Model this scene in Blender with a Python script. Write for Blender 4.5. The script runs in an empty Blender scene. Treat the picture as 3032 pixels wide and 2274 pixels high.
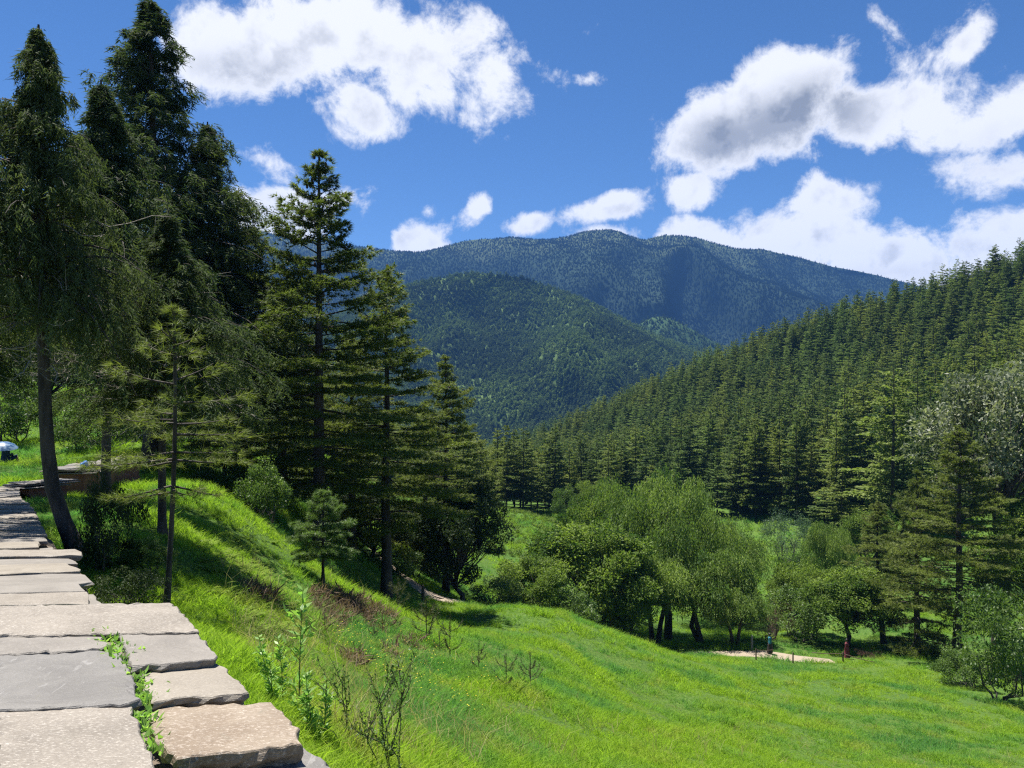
import bpy, bmesh, math, random
import numpy as np
from mathutils import Vector

# ------------------------------------------------------------------ camera, sky, sun, exposure
SC = bpy.context.scene
COL = SC.collection
F, CX, HY = 796.0, 512.0, 400.0          # focal length in pixels, principal column, eye-level row
cam_d = bpy.data.cameras.new('camera')
cam = bpy.data.objects.new('camera', cam_d)
COL.objects.link(cam)
cam.location = (0, 0, 0)
cam.rotation_euler = (math.radians(90), 0, 0)
cam_d.sensor_width = 36.0
cam_d.lens = 36.0 * F / 1024.0
cam_d.shift_y = (HY - 384.0) / 1024.0
cam_d.clip_start = 0.05
cam_d.clip_end = 20000
SC.camera = cam

SUN_AZ, SUN_EL = math.radians(-48), math.radians(71)     # azimuth measured from +Y towards +X
sun_dir = Vector((math.sin(SUN_AZ) * math.cos(SUN_EL), math.cos(SUN_AZ) * math.cos(SUN_EL), math.sin(SUN_EL)))
sl = bpy.data.lights.new('sun', 'SUN')
sl.energy = 5.0
sl.angle = math.radians(0.53)
sl.color = (1.0, 0.955, 0.88)
so = bpy.data.objects.new('sun', sl)
COL.objects.link(so)
so.rotation_euler = sun_dir.to_track_quat('Z', 'Y').to_euler()
so.location = (0, 0, 60)

SC.view_settings.view_transform = 'Standard'
SC.view_settings.look = 'None'
SC.view_settings.exposure = 1.2
SC.view_settings.gamma = 1.0
SC.view_settings.use_curve_mapping = False
SC.cycles.max_bounces = 6
SC.cycles.diffuse_bounces = 3
SC.cycles.glossy_bounces = 2
SC.cycles.transmission_bounces = 3
SC.cycles.volume_bounces = 0
SC.cycles.transparent_max_bounces = 4
SC.cycles.caustics_reflective = False
SC.cycles.caustics_refractive = False
SC.cycles.sample_clamp_indirect = 4.0
SC.cycles.use_denoising = False
SC.cycles.filter_width = 1.25

W = bpy.data.worlds.new('World')
SC.world = W
W.use_nodes = True


class NT:
    """small helper to write node trees"""
    def __init__(s, tree):
        s.t = tree
        s.n = tree.nodes
        s.l = tree.links

    def node(s, typ, **kw):
        n = s.n.new(typ)
        for k, v in kw.items():
            setattr(n, k, v)
        return n

    def link(s, a, b):
        s.l.new(a, b)

    def put(s, sock, v):
        if isinstance(v, bpy.types.NodeSocket):
            s.l.new(v, sock)
        else:
            sock.default_value = v

    def math(s, op, a, b=None, c=None, clamp=False):
        n = s.n.new('ShaderNodeMath')
        n.operation = op
        n.use_clamp = clamp
        s.put(n.inputs[0], a)
        if b is not None:
            s.put(n.inputs[1], b)
        if c is not None:
            s.put(n.inputs[2], c)
        return n.outputs[0]

    def vmath(s, op, a, b=None, out=0):
        n = s.n.new('ShaderNodeVectorMath')
        n.operation = op
        s.put(n.inputs[0], a)
        if b is not None:
            if op == 'SCALE':
                s.put(n.inputs['Scale'], b)
            else:
                s.put(n.inputs[1], b)
        return n.outputs[out]

    def mix(s, fac, a, b, blend='MIX'):
        n = s.n.new('ShaderNodeMix')
        n.data_type = 'RGBA'
        n.blend_type = blend
        s.put(n.inputs[0], fac)
        s.put(n.inputs[6], a)
        s.put(n.inputs[7], b)
        return n.outputs[2]

    def noise(s, vec, scale, detail=3, rough=0.55, dist=0.0, ntype=None):
        n = s.n.new('ShaderNodeTexNoise')
        if ntype:
            n.noise_type = ntype
        s.put(n.inputs['Vector'], vec)
        n.inputs['Scale'].default_value = scale
        n.inputs['Detail'].default_value = detail
        n.inputs['Roughness'].default_value = rough
        n.inputs['Distortion'].default_value = dist
        return n.outputs[0]

    def ramp(s, fac, lo, hi, a=0.0, b=1.0, interp='SMOOTHSTEP'):
        n = s.n.new('ShaderNodeMapRange')
        n.interpolation_type = interp
        s.put(n.inputs[0], fac)
        n.inputs[1].default_value = lo
        n.inputs[2].default_value = hi
        n.inputs[3].default_value = a
        n.inputs[4].default_value = b
        return n.outputs[0]


def build_world():
    t = NT(W.node_tree)
    t.n.clear()
    out = t.node('ShaderNodeOutputWorld')
    bg = t.node('ShaderNodeBackground')
    bg.inputs['Strength'].default_value = 0.055
    t.link(bg.outputs[0], out.inputs[0])
    sky = t.node('ShaderNodeTexSky', sky_type='NISHITA')
    sky.sun_disc = False
    sky.sun_elevation = SUN_EL
    sky.sun_rotation = SUN_AZ
    sky.altitude = 2600
    sky.air_density = 1.0
    sky.dust_density = 0.25
    sky.ozone_density = 2.5
    tc = t.node('ShaderNodeTexCoord')
    d = t.vmath('NORMALIZE', tc.outputs['Generated'])
    sep = t.node('ShaderNodeSeparateXYZ')
    t.link(d, sep.inputs[0])
    az = t.math('ARCTAN2', sep.outputs[0], sep.outputs[1])
    hl = t.math('SQRT', t.math('SUBTRACT', 1.0001, t.math('MULTIPLY', sep.outputs[2], sep.outputs[2])))
    el = t.math('DIVIDE', sep.outputs[2], hl)
    cmb = t.node('ShaderNodeCombineXYZ')
    t.link(az, cmb.inputs[0])
    t.link(el, cmb.inputs[1])
    # soft distortion of the layout so that no cloud keeps an elliptic outline
    wob = t.node('ShaderNodeTexNoise')
    t.link(d, wob.inputs['Vector'])
    wob.inputs['Scale'].default_value = 9.0
    wob.inputs['Detail'].default_value = 2.0
    wv = t.vmath('SCALE', t.vmath('SUBTRACT', wob.outputs['Color'], (0.5, 0.5, 0.5)), 0.055)
    uv = t.vmath('ADD', cmb.outputs[0], wv)
    # clouds: column, row, half width, half height (picture units at 796 px focal), tilt, weight
    E = [(240, 46, 94, 58, 0, 2.2), (335, 36, 105, 66, 0, 2.1), (430, 50, 80, 56, -12, 1.6), (362, 112, 46, 42, 10, 1.5), (400, 85, 60, 40, 0, 1.1),
         (490, 84, 52, 42, 30, .95), (525, 66, 40, 20, 25, .7),
         (278, 160, 46, 17, 12, .75), (268, 212, 66, 34, 0, 1.9), (335, 200, 44, 20, 0, .8),
         (426, 242, 34, 26, 0, 2.0), (472, 213, 22, 15, -35, 1.6), (433, 213, 10, 8, 0, 1.0), (527, 221, 32, 15, -18, 1.6),
         (610, 207, 42, 16, -8, 1.6), (618, 230, 30, 8, 0, .8),
         (775, 100, 98, 60, -8, 2.9), (718, 136, 66, 48, 0, 2.6), (846, 114, 66, 44, 12, 2.0), (694, 188, 30, 24, -20, 1.5),
         (935, 105, 74, 40, 10, 1.15), (1005, 112, 70, 46, 0, 1.3), (1010, 165, 78, 26, 0, 1.3), (897, 68, 18, 38, -15, .55),
         (958, 50, 60, 20, -38, .75),
         (690, 240, 56, 26, 0, 2.0), (775, 240, 92, 38, 0, 2.3), (833, 200, 54, 24, -8, 1.5), (890, 260, 90, 46, 0, 2.4),
         (985, 244, 86, 42, -6, 1.9), (900, 290, 140, 36, 0, 1.7),
         (595, 18, 16, 7, -50, .5), (585, 78, 14, 9, 0, .6)]
    # grey undersides of the thick ones
    SH = [(255, 74, 80, 26, 8, .7), (790, 124, 100, 46, -12, 1.5), (730, 142, 70, 40, 0, 1.3), (985, 155, 70, 22, 0, .5), (275, 222, 50, 16, 0, .4), (900, 285, 110, 18, 0, .35)]

    def conv(L):
        o = []
        for (px, py, rx, ry, rot, w) in L:
            a0 = math.atan((px - CX) / F)
            o.append((a0, (HY - py) / F * math.cos(a0), rx / F * math.cos(a0), ry / F * math.cos(a0), -math.radians(rot), w))
        return o
    rg = random.Random(5)
    ring = []
    for k in range(7):                        # the same broken cumulus goes on all round
        a = rg.uniform(0.75, 2 * math.pi - 0.8)
        ring.append((a if a < math.pi else a - 2 * math.pi, rg.uniform(0.12, 0.9), rg.uniform(.1, .22), rg.uniform(.06, .11), rg.uniform(-.3, .3), 1.0))

    def field(vec, ells, cur0=None, k=0.10):
        # each lump waits for the one before it: keeps the shader's register use small
        cur = None
        for (a0, v0, rx, ry, rot, w) in ells:
            dep = cur if cur is not None else cur0
            if dep is not None:
                mm = t.node('ShaderNodeVectorMath', operation='MULTIPLY_ADD')
                t.link(dep, mm.inputs[0])
                mm.inputs[1].default_value = (1e-7, 1e-7, 0)
                t.link(vec, mm.inputs[2])
                vec = mm.outputs[0]
            m = t.node('ShaderNodeMapping', vector_type='TEXTURE')
            t.link(vec, m.inputs['Vector'])
            m.inputs['Location'].default_value = (a0, v0, 0)
            m.inputs['Rotation'].default_value = (0, 0, rot)
            m.inputs['Scale'].default_value = (rx, ry, 1)
            ln = t.vmath('LENGTH', m.outputs[0], out=1)
            val = t.math('MULTIPLY_ADD', ln, -w, w)
            cur = val if cur is None else t.math('SMOOTH_MAX', cur, val, k)
        return cur
    m0 = field(uv, conv(E) + ring)
    m1 = field(uv, conv(SH), m0, .3)
    n0 = t.noise(d, 13.0, 10, 0.66, 0.2)
    d1 = t.vmath('ADD', d, (-0.010, 0.0, 0.022))
    nb = t.noise(d, 20.0, 4, 0.55)
    nb1 = t.noise(d1, 20.0, 4, 0.55)
    tot = t.math('MULTIPLY_ADD', t.math('SUBTRACT', n0, 0.5), 4.3, m0)
    dens = t.ramp(tot, 0.0, 0.85)
    thick = t.ramp(tot, 0.40, 1.7)
    relief = t.ramp(t.math('SUBTRACT', nb1, nb), -0.02, 0.26)
    under = t.ramp(t.math('MULTIPLY_ADD', t.math('SUBTRACT', nb, 0.5), 0.7, m1), -0.25, 1.0)
    shade = t.math('ADD', t.math('MULTIPLY', under, 0.85), t.math('MULTIPLY', relief, 0.42), clamp=True)
    shade = t.math('MULTIPLY', shade, thick)
    colr = t.mix(shade, (8.4, 8.4, 8.5, 1), (2.5, 2.65, 2.9, 1))
    # deepen the high clear blue of thin mountain air
    gm = t.node('ShaderNodeGamma')
    t.link(sky.outputs[0], gm.inputs[0])
    gm.inputs[1].default_value = 1.0
    hs = t.node('ShaderNodeHueSaturation')
    hs.inputs['Saturation'].default_value = 1.22
    hs.inputs['Hue'].default_value = 0.505
    hs.inputs['Value'].default_value = 1.0
    t.link(gm.outputs[0], hs.inputs['Color'])
    t.link(t.mix(t.math('MULTIPLY', dens, 0.97), hs.outputs[0], colr), bg.inputs['Color'])


build_world()
W.cycles.sampling_method = 'NONE'


# ------------------------------------------------------------------ helpers
def P(px, py, d):
    return np.array([(px - CX) / F * d, d, (HY - py) / F * d])


def unit(v):
    return v / np.maximum(np.linalg.norm(v, axis=-1, keepdims=True), 1e-9)


def rdir(rng, n):
    return unit(rng.normal(size=(n, 3)))


def np_mesh(name, V, T, tint=None, smooth=False):
    V = np.asarray(V, dtype=np.float32)
    T = np.asarray(T, dtype=np.int32)
    me = bpy.data.meshes.new(name)
    me.vertices.add(len(V))
    me.vertices.foreach_set('co', V.ravel())
    k = T.shape[1]
    me.loops.add(T.size)
    me.loops.foreach_set('vertex_index', T.ravel())
    me.polygons.add(len(T))
    me.polygons.foreach_set('loop_start', np.arange(0, T.size, k, dtype=np.int32))
    if smooth:
        me.polygons.foreach_set('use_smooth', np.ones(len(T), dtype=bool))
    if tint is not None:
        at = me.attributes.new('tint', 'FLOAT', 'POINT')
        at.data.foreach_set('value', np.asarray(tint, dtype=np.float32))
    me.update(calc_edges=True)
    return me


class Acc:
    def __init__(s):
        s.V, s.T, s.C, s.n = [], [], [], 0

    def add(s, V, T, tint=0.5):
        V = np.asarray(V, float)
        s.V.append(V)
        s.T.append(np.asarray(T, int) + s.n)
        s.C.append(np.full(len(V), tint) if np.isscalar(tint) else np.asarray(tint))
        s.n += len(V)

    def mesh(s, name, smooth=False):
        return np_mesh(name, np.concatenate(s.V), np.concatenate(s.T), np.concatenate(s.C), smooth)

    def tube(s, pts, rad, k=6, tint=0.5):
        pts = np.asarray(pts, float)
        n = len(pts)
        rad = np.broadcast_to(np.asarray(rad, float), (n,))
        tg = unit(np.gradient(pts, axis=0))
        ref = np.where(np.abs(tg[:, 2:3]) > 0.9, np.array([[1.0, 0, 0]]), np.array([[0, 0, 1.0]]))
        a = unit(np.cross(tg, ref))
        b = np.cross(tg, a)
        ang = np.arange(k) * 2 * math.pi / k
        ring = pts[:, None, :] + rad[:, None, None] * (np.cos(ang)[None, :, None] * a[:, None, :] + np.sin(ang)[None, :, None] * b[:, None, :])
        V = ring.reshape(-1, 3)
        i = np.arange(n - 1)[:, None] * k
        j = np.arange(k)[None, :]
        j2 = (j + 1) % k
        q = np.stack([i + j, i + j2, i + k + j2, i + k + j], -1).reshape(-1, 4)
        T = np.concatenate([q[:, [0, 1, 2]], q[:, [0, 2, 3]]])
        s.add(V, T, tint)

    def blades(s, base, dirs, L, Wd, rng, tint, rhomb=False, nrm=None):
        """narrow leaves: one triangle each, or a four-cornered leaf"""
        base = np.asarray(base, float)
        dirs = unit(np.asarray(dirs, float))
        n = len(base)
        if n == 0:
            return
        L = np.broadcast_to(L, (n,))[:, None]
        Wd = np.broadcast_to(Wd, (n,))[:, None]
        side = unit(np.cross(dirs, rdir(rng, n) if nrm is None else nrm))
        tint = np.broadcast_to(tint, (n,))
        if rhomb:
            mid = base + dirs * L * 0.45
            V = np.stack([base, mid + side * Wd / 2, base + dirs * L, mid - side * Wd / 2], 1).reshape(-1, 3)
            i = np.arange(n)[:, None] * 4
            T = np.concatenate([i + [0, 1, 2], i + [0, 2, 3]])
            s.add(V, T, np.repeat(tint, 4))
        else:
            V = np.stack([base - side * Wd / 2, base + side * Wd / 2, base + dirs * L], 1).reshape(-1, 3)
            i = np.arange(n)[:, None] * 3
            s.add(V, i + [0, 1, 2], np.repeat(tint, 3))


def obj(name, me, mat=None, parent=None, loc=None, rotz=0.0, scale=None, link=True):
    o = bpy.data.objects.new(name, me)
    if link:
        COL.objects.link(o)
    if mat is not None and me is not None and not me.materials:
        me.materials.append(mat)
    if parent is not None:
        o.parent = parent
    if loc is not None:
        o.location = [float(c) for c in loc]
    if rotz:
        o.rotation_euler = (0, 0, rotz)
    if scale is not None:
        o.scale = scale
    return o


def tag(o, label=None, cat=None, group=None, kind=None):
    if label:
        o['label'] = label
    if cat:
        o['category'] = cat
    if group:
        o['group'] = group
    if kind:
        o['kind'] = kind
    return o


# ------------------------------------------------------------------ materials
def material(name):
    m = bpy.data.materials.new(name)
    m.use_nodes = True
    t = NT(m.node_tree)
    t.n.clear()
    out = t.node('ShaderNodeOutputMaterial')
    return m, t, out


def rgba(c):
    return (c[0], c[1], c[2], 1.0)


def foliage(name, c1, c2, transl=0.4, rough=0.55, spec=0.35, patch=None, patch_scale=0.1, tcol=1.35, rnd=.36):
    m, t, out = material(name)
    at = t.node('ShaderNodeAttribute', attribute_name='tint')
    info = t.node('ShaderNodeObjectInfo')
    f = t.math('ADD', at.outputs['Fac'], t.math('MULTIPLY_ADD', info.outputs['Random'], rnd, -rnd / 2), clamp=True)
    col = t.mix(f, rgba(c1), rgba(c2))
    if patch is not None:
        geo = t.node('ShaderNodeNewGeometry')
        pf = t.ramp(t.noise(info.outputs['Location'] if patch_scale > 0 else geo.outputs['Position'], abs(patch_scale), 3, 0.6), 0.42, 0.6)
        col = t.mix(pf, col, t.mix(f, rgba(patch[0]), rgba(patch[1])))
        if len(patch) > 2:
            p2 = t.ramp(t.noise(info.outputs['Location'], .55, 4, 0.65), 0.52, 0.70)
            col = t.mix(t.math('MULTIPLY', p2, .75), col, t.mix(f, rgba(patch[2]), rgba(patch[3])))
    p = t.node('ShaderNodeBsdfPrincipled')
    t.link(col, p.inputs['Base Color'])
    p.inputs['Roughness'].default_value = rough
    p.inputs['Specular IOR Level'].default_value = spec
    tr = t.node('ShaderNodeBsdfTranslucent')
    tc = t.mix(1.0, col, (tcol, tcol * 1.08, tcol * 0.55, 1), 'MULTIPLY')
    t.link(tc, tr.inputs['Color'])
    mx = t.node('ShaderNodeMixShader')
    mx.inputs[0].default_value = transl
    t.link(p.outputs[0], mx.inputs[1])
    t.link(tr.outputs[0], mx.inputs[2])
    t.link(mx.outputs[0], out.inputs[0])
    return m


def bark(name, c1, c2, scale=6.0):
    m, t, out = material(name)
    tc = t.node('ShaderNodeTexCoord')
    mp = t.node('ShaderNodeMapping')
    mp.inputs['Scale'].default_value = (1, 1, 0.22)
    t.link(tc.outputs['Object'], mp.inputs[0])
    n = t.noise(mp.outputs[0], scale, 5, 0.65)
    p = t.node('ShaderNodeBsdfPrincipled')
    t.link(t.mix(t.ramp(n, 0.35, 0.65), rgba(c1), rgba(c2)), p.inputs['Base Color'])
    p.inputs['Roughness'].default_value = 0.9
    b = t.node('ShaderNodeBump')
    b.inputs['Strength'].default_value = 0.7
    b.inputs['Distance'].default_value = 0.03
    t.link(n, b.inputs['Height'])
    t.link(b.outputs[0], p.inputs['Normal'])
    t.link(p.outputs[0], out.inputs[0])
    return m


def plain(name, c, rough=0.8, var=0.25, scale=20.0):
    m, t, out = material(name)
    tc = t.node('ShaderNodeTexCoord')
    n = t.noise(tc.outputs['Object'], scale, 4, 0.6)
    p = t.node('ShaderNodeBsdfPrincipled')
    t.link(t.mix(n, rgba([x * (1 - var) for x in c]), rgba([min(1, x * (1 + var)) for x in c])), p.inputs['Base Color'])
    p.inputs['Roughness'].default_value = rough
    t.link(p.outputs[0], out.inputs[0])
    return m


def stone(name, c1, c2, c3, speck=0.5, rough=0.55, scale=1.0, streak=0.0):
    """c1/c2 the slow mottling, c3 the bright grains"""
    m, t, out = material(name)
    geo = t.node('ShaderNodeNewGeometry')
    info = t.node('ShaderNodeObjectInfo')
    pos = t.vmath('ADD', geo.outputs['Position'], t.vmath('SCALE', (7.0, 3.0, 5.0), info.outputs['Random']))
    slow = t.noise(pos, 3.2 * scale, 6, 0.65, 0.6)
    col = t.mix(t.ramp(slow, 0.32, 0.68), rgba(c1), rgba(c2))
    mp = t.node('ShaderNodeMapping')
    mp.inputs['Scale'].default_value = (1.0, 2.2, 1.0)
    t.link(pos, mp.inputs[0])
    fine = t.noise(mp.outputs[0], 62 * scale, 4, 0.75)
    col = t.mix(t.math('MULTIPLY', t.ramp(fine, 0.50, 0.70), speck), col, rgba(c3))
    fd = t.noise(mp.outputs[0], 95 * scale, 3, 0.7)
    col = t.mix(t.math('MULTIPLY', t.ramp(fd, 0.56, 0.72), speck * 0.9), col, rgba([x * 0.42 for x in c1]))
    lich = t.noise(pos, 9 * scale, 5, 0.7, 1.0)
    col = t.mix(t.math('MULTIPLY', t.ramp(lich, 0.60, 0.72), 0.35), col, rgba((0.17, 0.16, 0.12)))
    if streak > 0:
        ms = t.node('ShaderNodeMapping')
        ms.inputs['Scale'].default_value = (26.0, 7.0, 1.0)
        t.link(pos, ms.inputs[0])
        st = t.noise(ms.outputs[0], 1.0, 2, 0.5, 1.2)
        col = t.mix(t.math('MULTIPLY', t.ramp(st, 0.64, 0.74), streak), col, rgba((0.26, 0.25, 0.235)))
    p = t.node('ShaderNodeBsdfPrincipled')
    t.link(col, p.inputs['Base Color'])
    t.link(t.ramp(fine, 0.3, 0.75, rough + 0.15, rough - 0.12), p.inputs['Roughness'])
    p.inputs['Specular IOR Level'].default_value = 0.4
    b = t.node('ShaderNodeBump')
    b.inputs['Strength'].default_value = 0.8
    b.inputs['Distance'].default_value = 0.016
    hgt = t.math('ADD', t.math('MULTIPLY', slow, 1.6), t.math('MULTIPLY', fine, 0.30))
    # split layers seen on the broken edges
    ml = t.node('ShaderNodeMapping')
    ml.inputs['Scale'].default_value = (2.0, 2.0, 60.0)
    t.link(pos, ml.inputs[0])
    lay = t.noise(ml.outputs[0], 1.6, 3, 0.6)
    hgt = t.math('ADD', hgt, t.math('MULTIPLY', lay, 0.5))
    t.link(hgt, b.inputs['Height'])
    t.link(b.outputs[0], p.inputs['Normal'])
    t.link(p.outputs[0], out.inputs[0])
    return m


M = {}
M['grass'] = foliage('grass_blade', (.165, .290, .018), (.330, .470, .055), .48, .6, .15, patch=((.062, .190, .040), (.165, .345, .095), (.230, .280, .045), (.400, .430, .110)), patch_scale=.16)
M['fern'] = foliage('fern_frond', (.13, .22, .02), (.26, .34, .045), .5, .55, .25)
M['straw'] = foliage('dry_grass_stalk', (.26, .23, .10), (.46, .42, .22), .35, .7, .1)
M['drybracken'] = foliage('dry_bracken', (.10, .070, .048), (.23, .165, .115), .25, .8, .1)
M['pine'] = foliage('pine_needle', (.052, .082, .021), (.195, .230, .052), .38, .55, .25)
M['pine_young'] = foliage('young_pine_needle', (.06, .12, .03), (.15, .22, .06), .38, .45, .4)
M['cypress'] = foliage('cypress_spray', (.028, .050, .024), (.108, .135, .056), .34, .75, .12)
M['forest'] = foliage('forest_needle', (.048, .084, .021), (.225, .260, .056), .38, .65, .2, rnd=.8, patch=((.036, .074, .024), (.165, .230, .062)), patch_scale=.035)
M['midforest'] = foliage('hill_forest_crown', (.060, .110, .036), (.170, .235, .068), .25, .8, .1, rnd=.7, patch=((.030, .058, .030), (.085, .120, .048)), patch_scale=.008)
M['spurforest'] = foliage('spur_forest_crown', (.045, .085, .035), (.110, .155, .058), .25, .8, .1)
M['farforest'] = foliage('far_forest_crown', (.014, .027, .021), (.024, .041, .028), .2, .85, .05)
M['leaf'] = foliage('broad_leaf', (.045, .095, .017), (.205, .275, .055), .42, .6, .2)
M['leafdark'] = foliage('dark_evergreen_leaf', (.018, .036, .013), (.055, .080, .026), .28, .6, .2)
M['leafsilver'] = foliage('silvery_leaf', (.060, .085, .042), (.330, .350, .240), .34, .5, .3)
M['leafblue'] = foliage('blue_green_leaf', (.065, .12, .07), (.15, .21, .12), .35, .5, .35)
M['willow'] = foliage('willow_leaf', (.062, .122, .027), (.225, .300, .072), .42, .6, .2)
M['weed'] = foliage('weed_leaf', (.16, .32, .06), (.32, .48, .13), .48, .45, .35)
M['bush'] = foliage('bush_leaf', (.045, .095, .022), (.135, .200, .050), .42, .5, .35)
M['redtwig'] = foliage('rust_twig', (.075, .042, .034), (.15, .09, .07), .2, .8, .1)
M['sapling'] = foliage('sapling_needle', (.050, .060, .025), (.100, .110, .048), .3, .6, .3)
M['flower'] = foliage('yellow_petal', (.70, .55, .03), (.85, .70, .08), .4, .6, .2)
M['bark'] = bark('bark_dark', (.022, .017, .014), (.075, .060, .048))
M['barkgrey'] = bark('bark_grey', (.04, .035, .03), (.12, .105, .09))
M['twig'] = bark('dead_twig', (.16, .14, .12), (.36, .32, .28), 14)
M['stem'] = bark('green_stem', (.06, .09, .025), (.10, .14, .04), 14)
M['granite'] = stone('granite_slab', (.165, .142, .115), (.235, .205, .168), (.46, .42, .36), .9, .55)
M['granite_tan'] = stone('tan_slab', (.180, .155, .122), (.245, .215, .172), (.40, .36, .30), .7, .6)
M['granite_rust'] = stone('rust_slab', (.175, .130, .088), (.250, .200, .145), (.46, .40, .33), .9, .6)
M['slate'] = stone('grey_slate_slab', (.128, .120, .110), (.175, .165, .150), (.25, .235, .215), .35, .5, 1.0, .6)
M['slate_tan'] = stone('tan_slate_slab', (.160, .144, .124), (.212, .192, .166), (.34, .31, .27), .5, .55)
M['redmud'] = stone('red_mud_wall', (.16, .065, .045), (.24, .11, .075), (.30, .17, .12), .3, .9)
M['rubble'] = stone('wall_rubble', (.13, .10, .075), (.20, .16, .12), (.28, .24, .20), .3, .9)
M['wood'] = bark('fence_wood', (.05, .032, .022), (.13, .09, .06), 10)
M['greywood'] = bark('grey_post', (.16, .15, .14), (.28, .27, .25), 10)
M['cone'] = plain('pine_cone', (.045, .028, .018), .7, .4, 40)
M['skin'] = plain('skin', (.36, .21, .14), .6, .08)
M['hair'] = plain('hair', (.012, .010, .009), .5, .1)
M['teal'] = plain('teal_cloth', (.015, .17, .24), .8, .15)
M['darkcloth'] = plain('dark_cloth', (.035, .026, .024), .9, .2)
M['maroon'] = plain('maroon_cloth', (.16, .022, .040), .85, .15)
M['navy'] = plain('navy_cloth', (.012, .035, .085), .85, .2)
M['bluebag'] = plain('blue_plastic', (.10, .25, .60), .35, .15)


def mat_umbrella():
    m, t, out = material('umbrella_cloth')
    tc = t.node('ShaderNodeTexCoord')
    n = t.noise(tc.outputs['Object'], 7.0, 2, 0.5)
    p = t.node('ShaderNodeBsdfPrincipled')
    t.link(t.mix(t.ramp(n, .46, .56), (.025, .08, .19, 1), (.15, .23, .34, 1)), p.inputs['Base Color'])
    p.inputs['Roughness'].default_value = 0.35
    t.link(p.outputs[0], out.inputs[0])
    return m


M['umbrella'] = mat_umbrella()


def mat_ground():
    m, t, out = material('hillside_ground')
    geo = t.node('ShaderNodeNewGeometry')
    pos = geo.outputs['Position']
    big = t.noise(pos, 0.10, 4, 0.6)
    mid = t.noise(pos, 0.9, 5, 0.65)
    fine = t.noise(pos, 9.0, 5, 0.7)
    green = t.mix(t.ramp(big, .4, .6), (.075, .15, .022, 1), (.055, .13, .026, 1))
    green = t.mix(t.ramp(fine, .38, .66), t.mix(.5, green, (.03, .055, .012, 1)), t.mix(.4, green, (.17, .24, .05, 1)))
    earth = t.mix(fine, (.07, .05, .03, 1), (.13, .10, .055, 1))
    col = t.mix(t.math('MULTIPLY', t.ramp(mid, .58, .72), .55), green, earth)
    p = t.node('ShaderNodeBsdfPrincipled')
    t.link(col, p.inputs['Base Color'])
    p.inputs['Roughness'].default_value = 0.95
    p.inputs['Specular IOR Level'].default_value = 0.1
    b = t.node('ShaderNodeBump')
    b.inputs['Strength'].default_value = 0.8
    b.inputs['Distance'].default_value = 0.12
    t.link(t.math('ADD', fine, mid), b.inputs['Height'])
    t.link(b.outputs[0], p.inputs['Normal'])
    t.link(p.outputs[0], out.inputs[0])
    return m


def mat_hill(name, c1, c2, sc):
    m, t, out = material(name)
    geo = t.node('ShaderNodeNewGeometry')
    pos = geo.outputs['Position']
    a = t.noise(pos, 0.10 * sc, 5, 0.7)
    bn = t.noise(pos, 0.006 * sc, 4, 0.6)
    sep = t.node('ShaderNodeSeparateXYZ')
    t.link(pos, sep.inputs[0])
    col = t.mix(t.ramp(a, .35, .65), rgba(c1), rgba(c2))
    col = t.mix(t.math('MULTIPLY', t.ramp(bn, .45, .65), .5), col, rgba([x * 1.5 for x in c2]))
    # bare grassy rock near the summit line
    alt = t.math('ADD', sep.outputs[2], t.math('MULTIPLY', t.noise(pos, 0.006, 4, 0.6), 260))
    col = t.mix(t.math('MULTIPLY', t.ramp(alt, 600, 690), .5), col, (.10, .125, .06, 1))
    p = t.node('ShaderNodeBsdfPrincipled')
    t.link(col, p.inputs['Base Color'])
    p.inputs['Roughness'].default_value = 1.0
    p.inputs['Specular IOR Level'].default_value = 0.0
    t.link(p.outputs[0], out.inputs[0])
    return m


def mat_path():
    m, t, out = material('sandy_path')
    geo = t.node('ShaderNodeNewGeometry')
    n = t.noise(geo.outputs['Position'], 1.4, 6, 0.7)
    p = t.node('ShaderNodeBsdfPrincipled')
    t.link(t.mix(n, (.20, .16, .115, 1), (.36, .295, .22, 1)), p.inputs['Base Color'])
    p.inputs['Roughness'].default_value = 0.95
    b = t.node('ShaderNodeBump')
    b.inputs['Strength'].default_value = 0.6
    b.inputs['Distance'].default_value = 0.08
    t.link(n, b.inputs['Height'])
    t.link(b.outputs[0], p.inputs['Normal'])
    t.link(p.outputs[0], out.inputs[0])
    return m


M['ground'] = mat_ground()
M['hill_mid'] = mat_hill('mid_hill_forest_floor', (.035, .062, .022), (.090, .130, .042), 1.0)
M['hill_far'] = mat_hill('far_mountain_forest', (.013, .023, .017), (.026, .040, .026), 0.6)
M['hill_spur'] = mat_hill('spur_forest_floor', (.022, .045, .020), (.045, .075, .030), 1.0)
M['path'] = mat_path()

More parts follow.
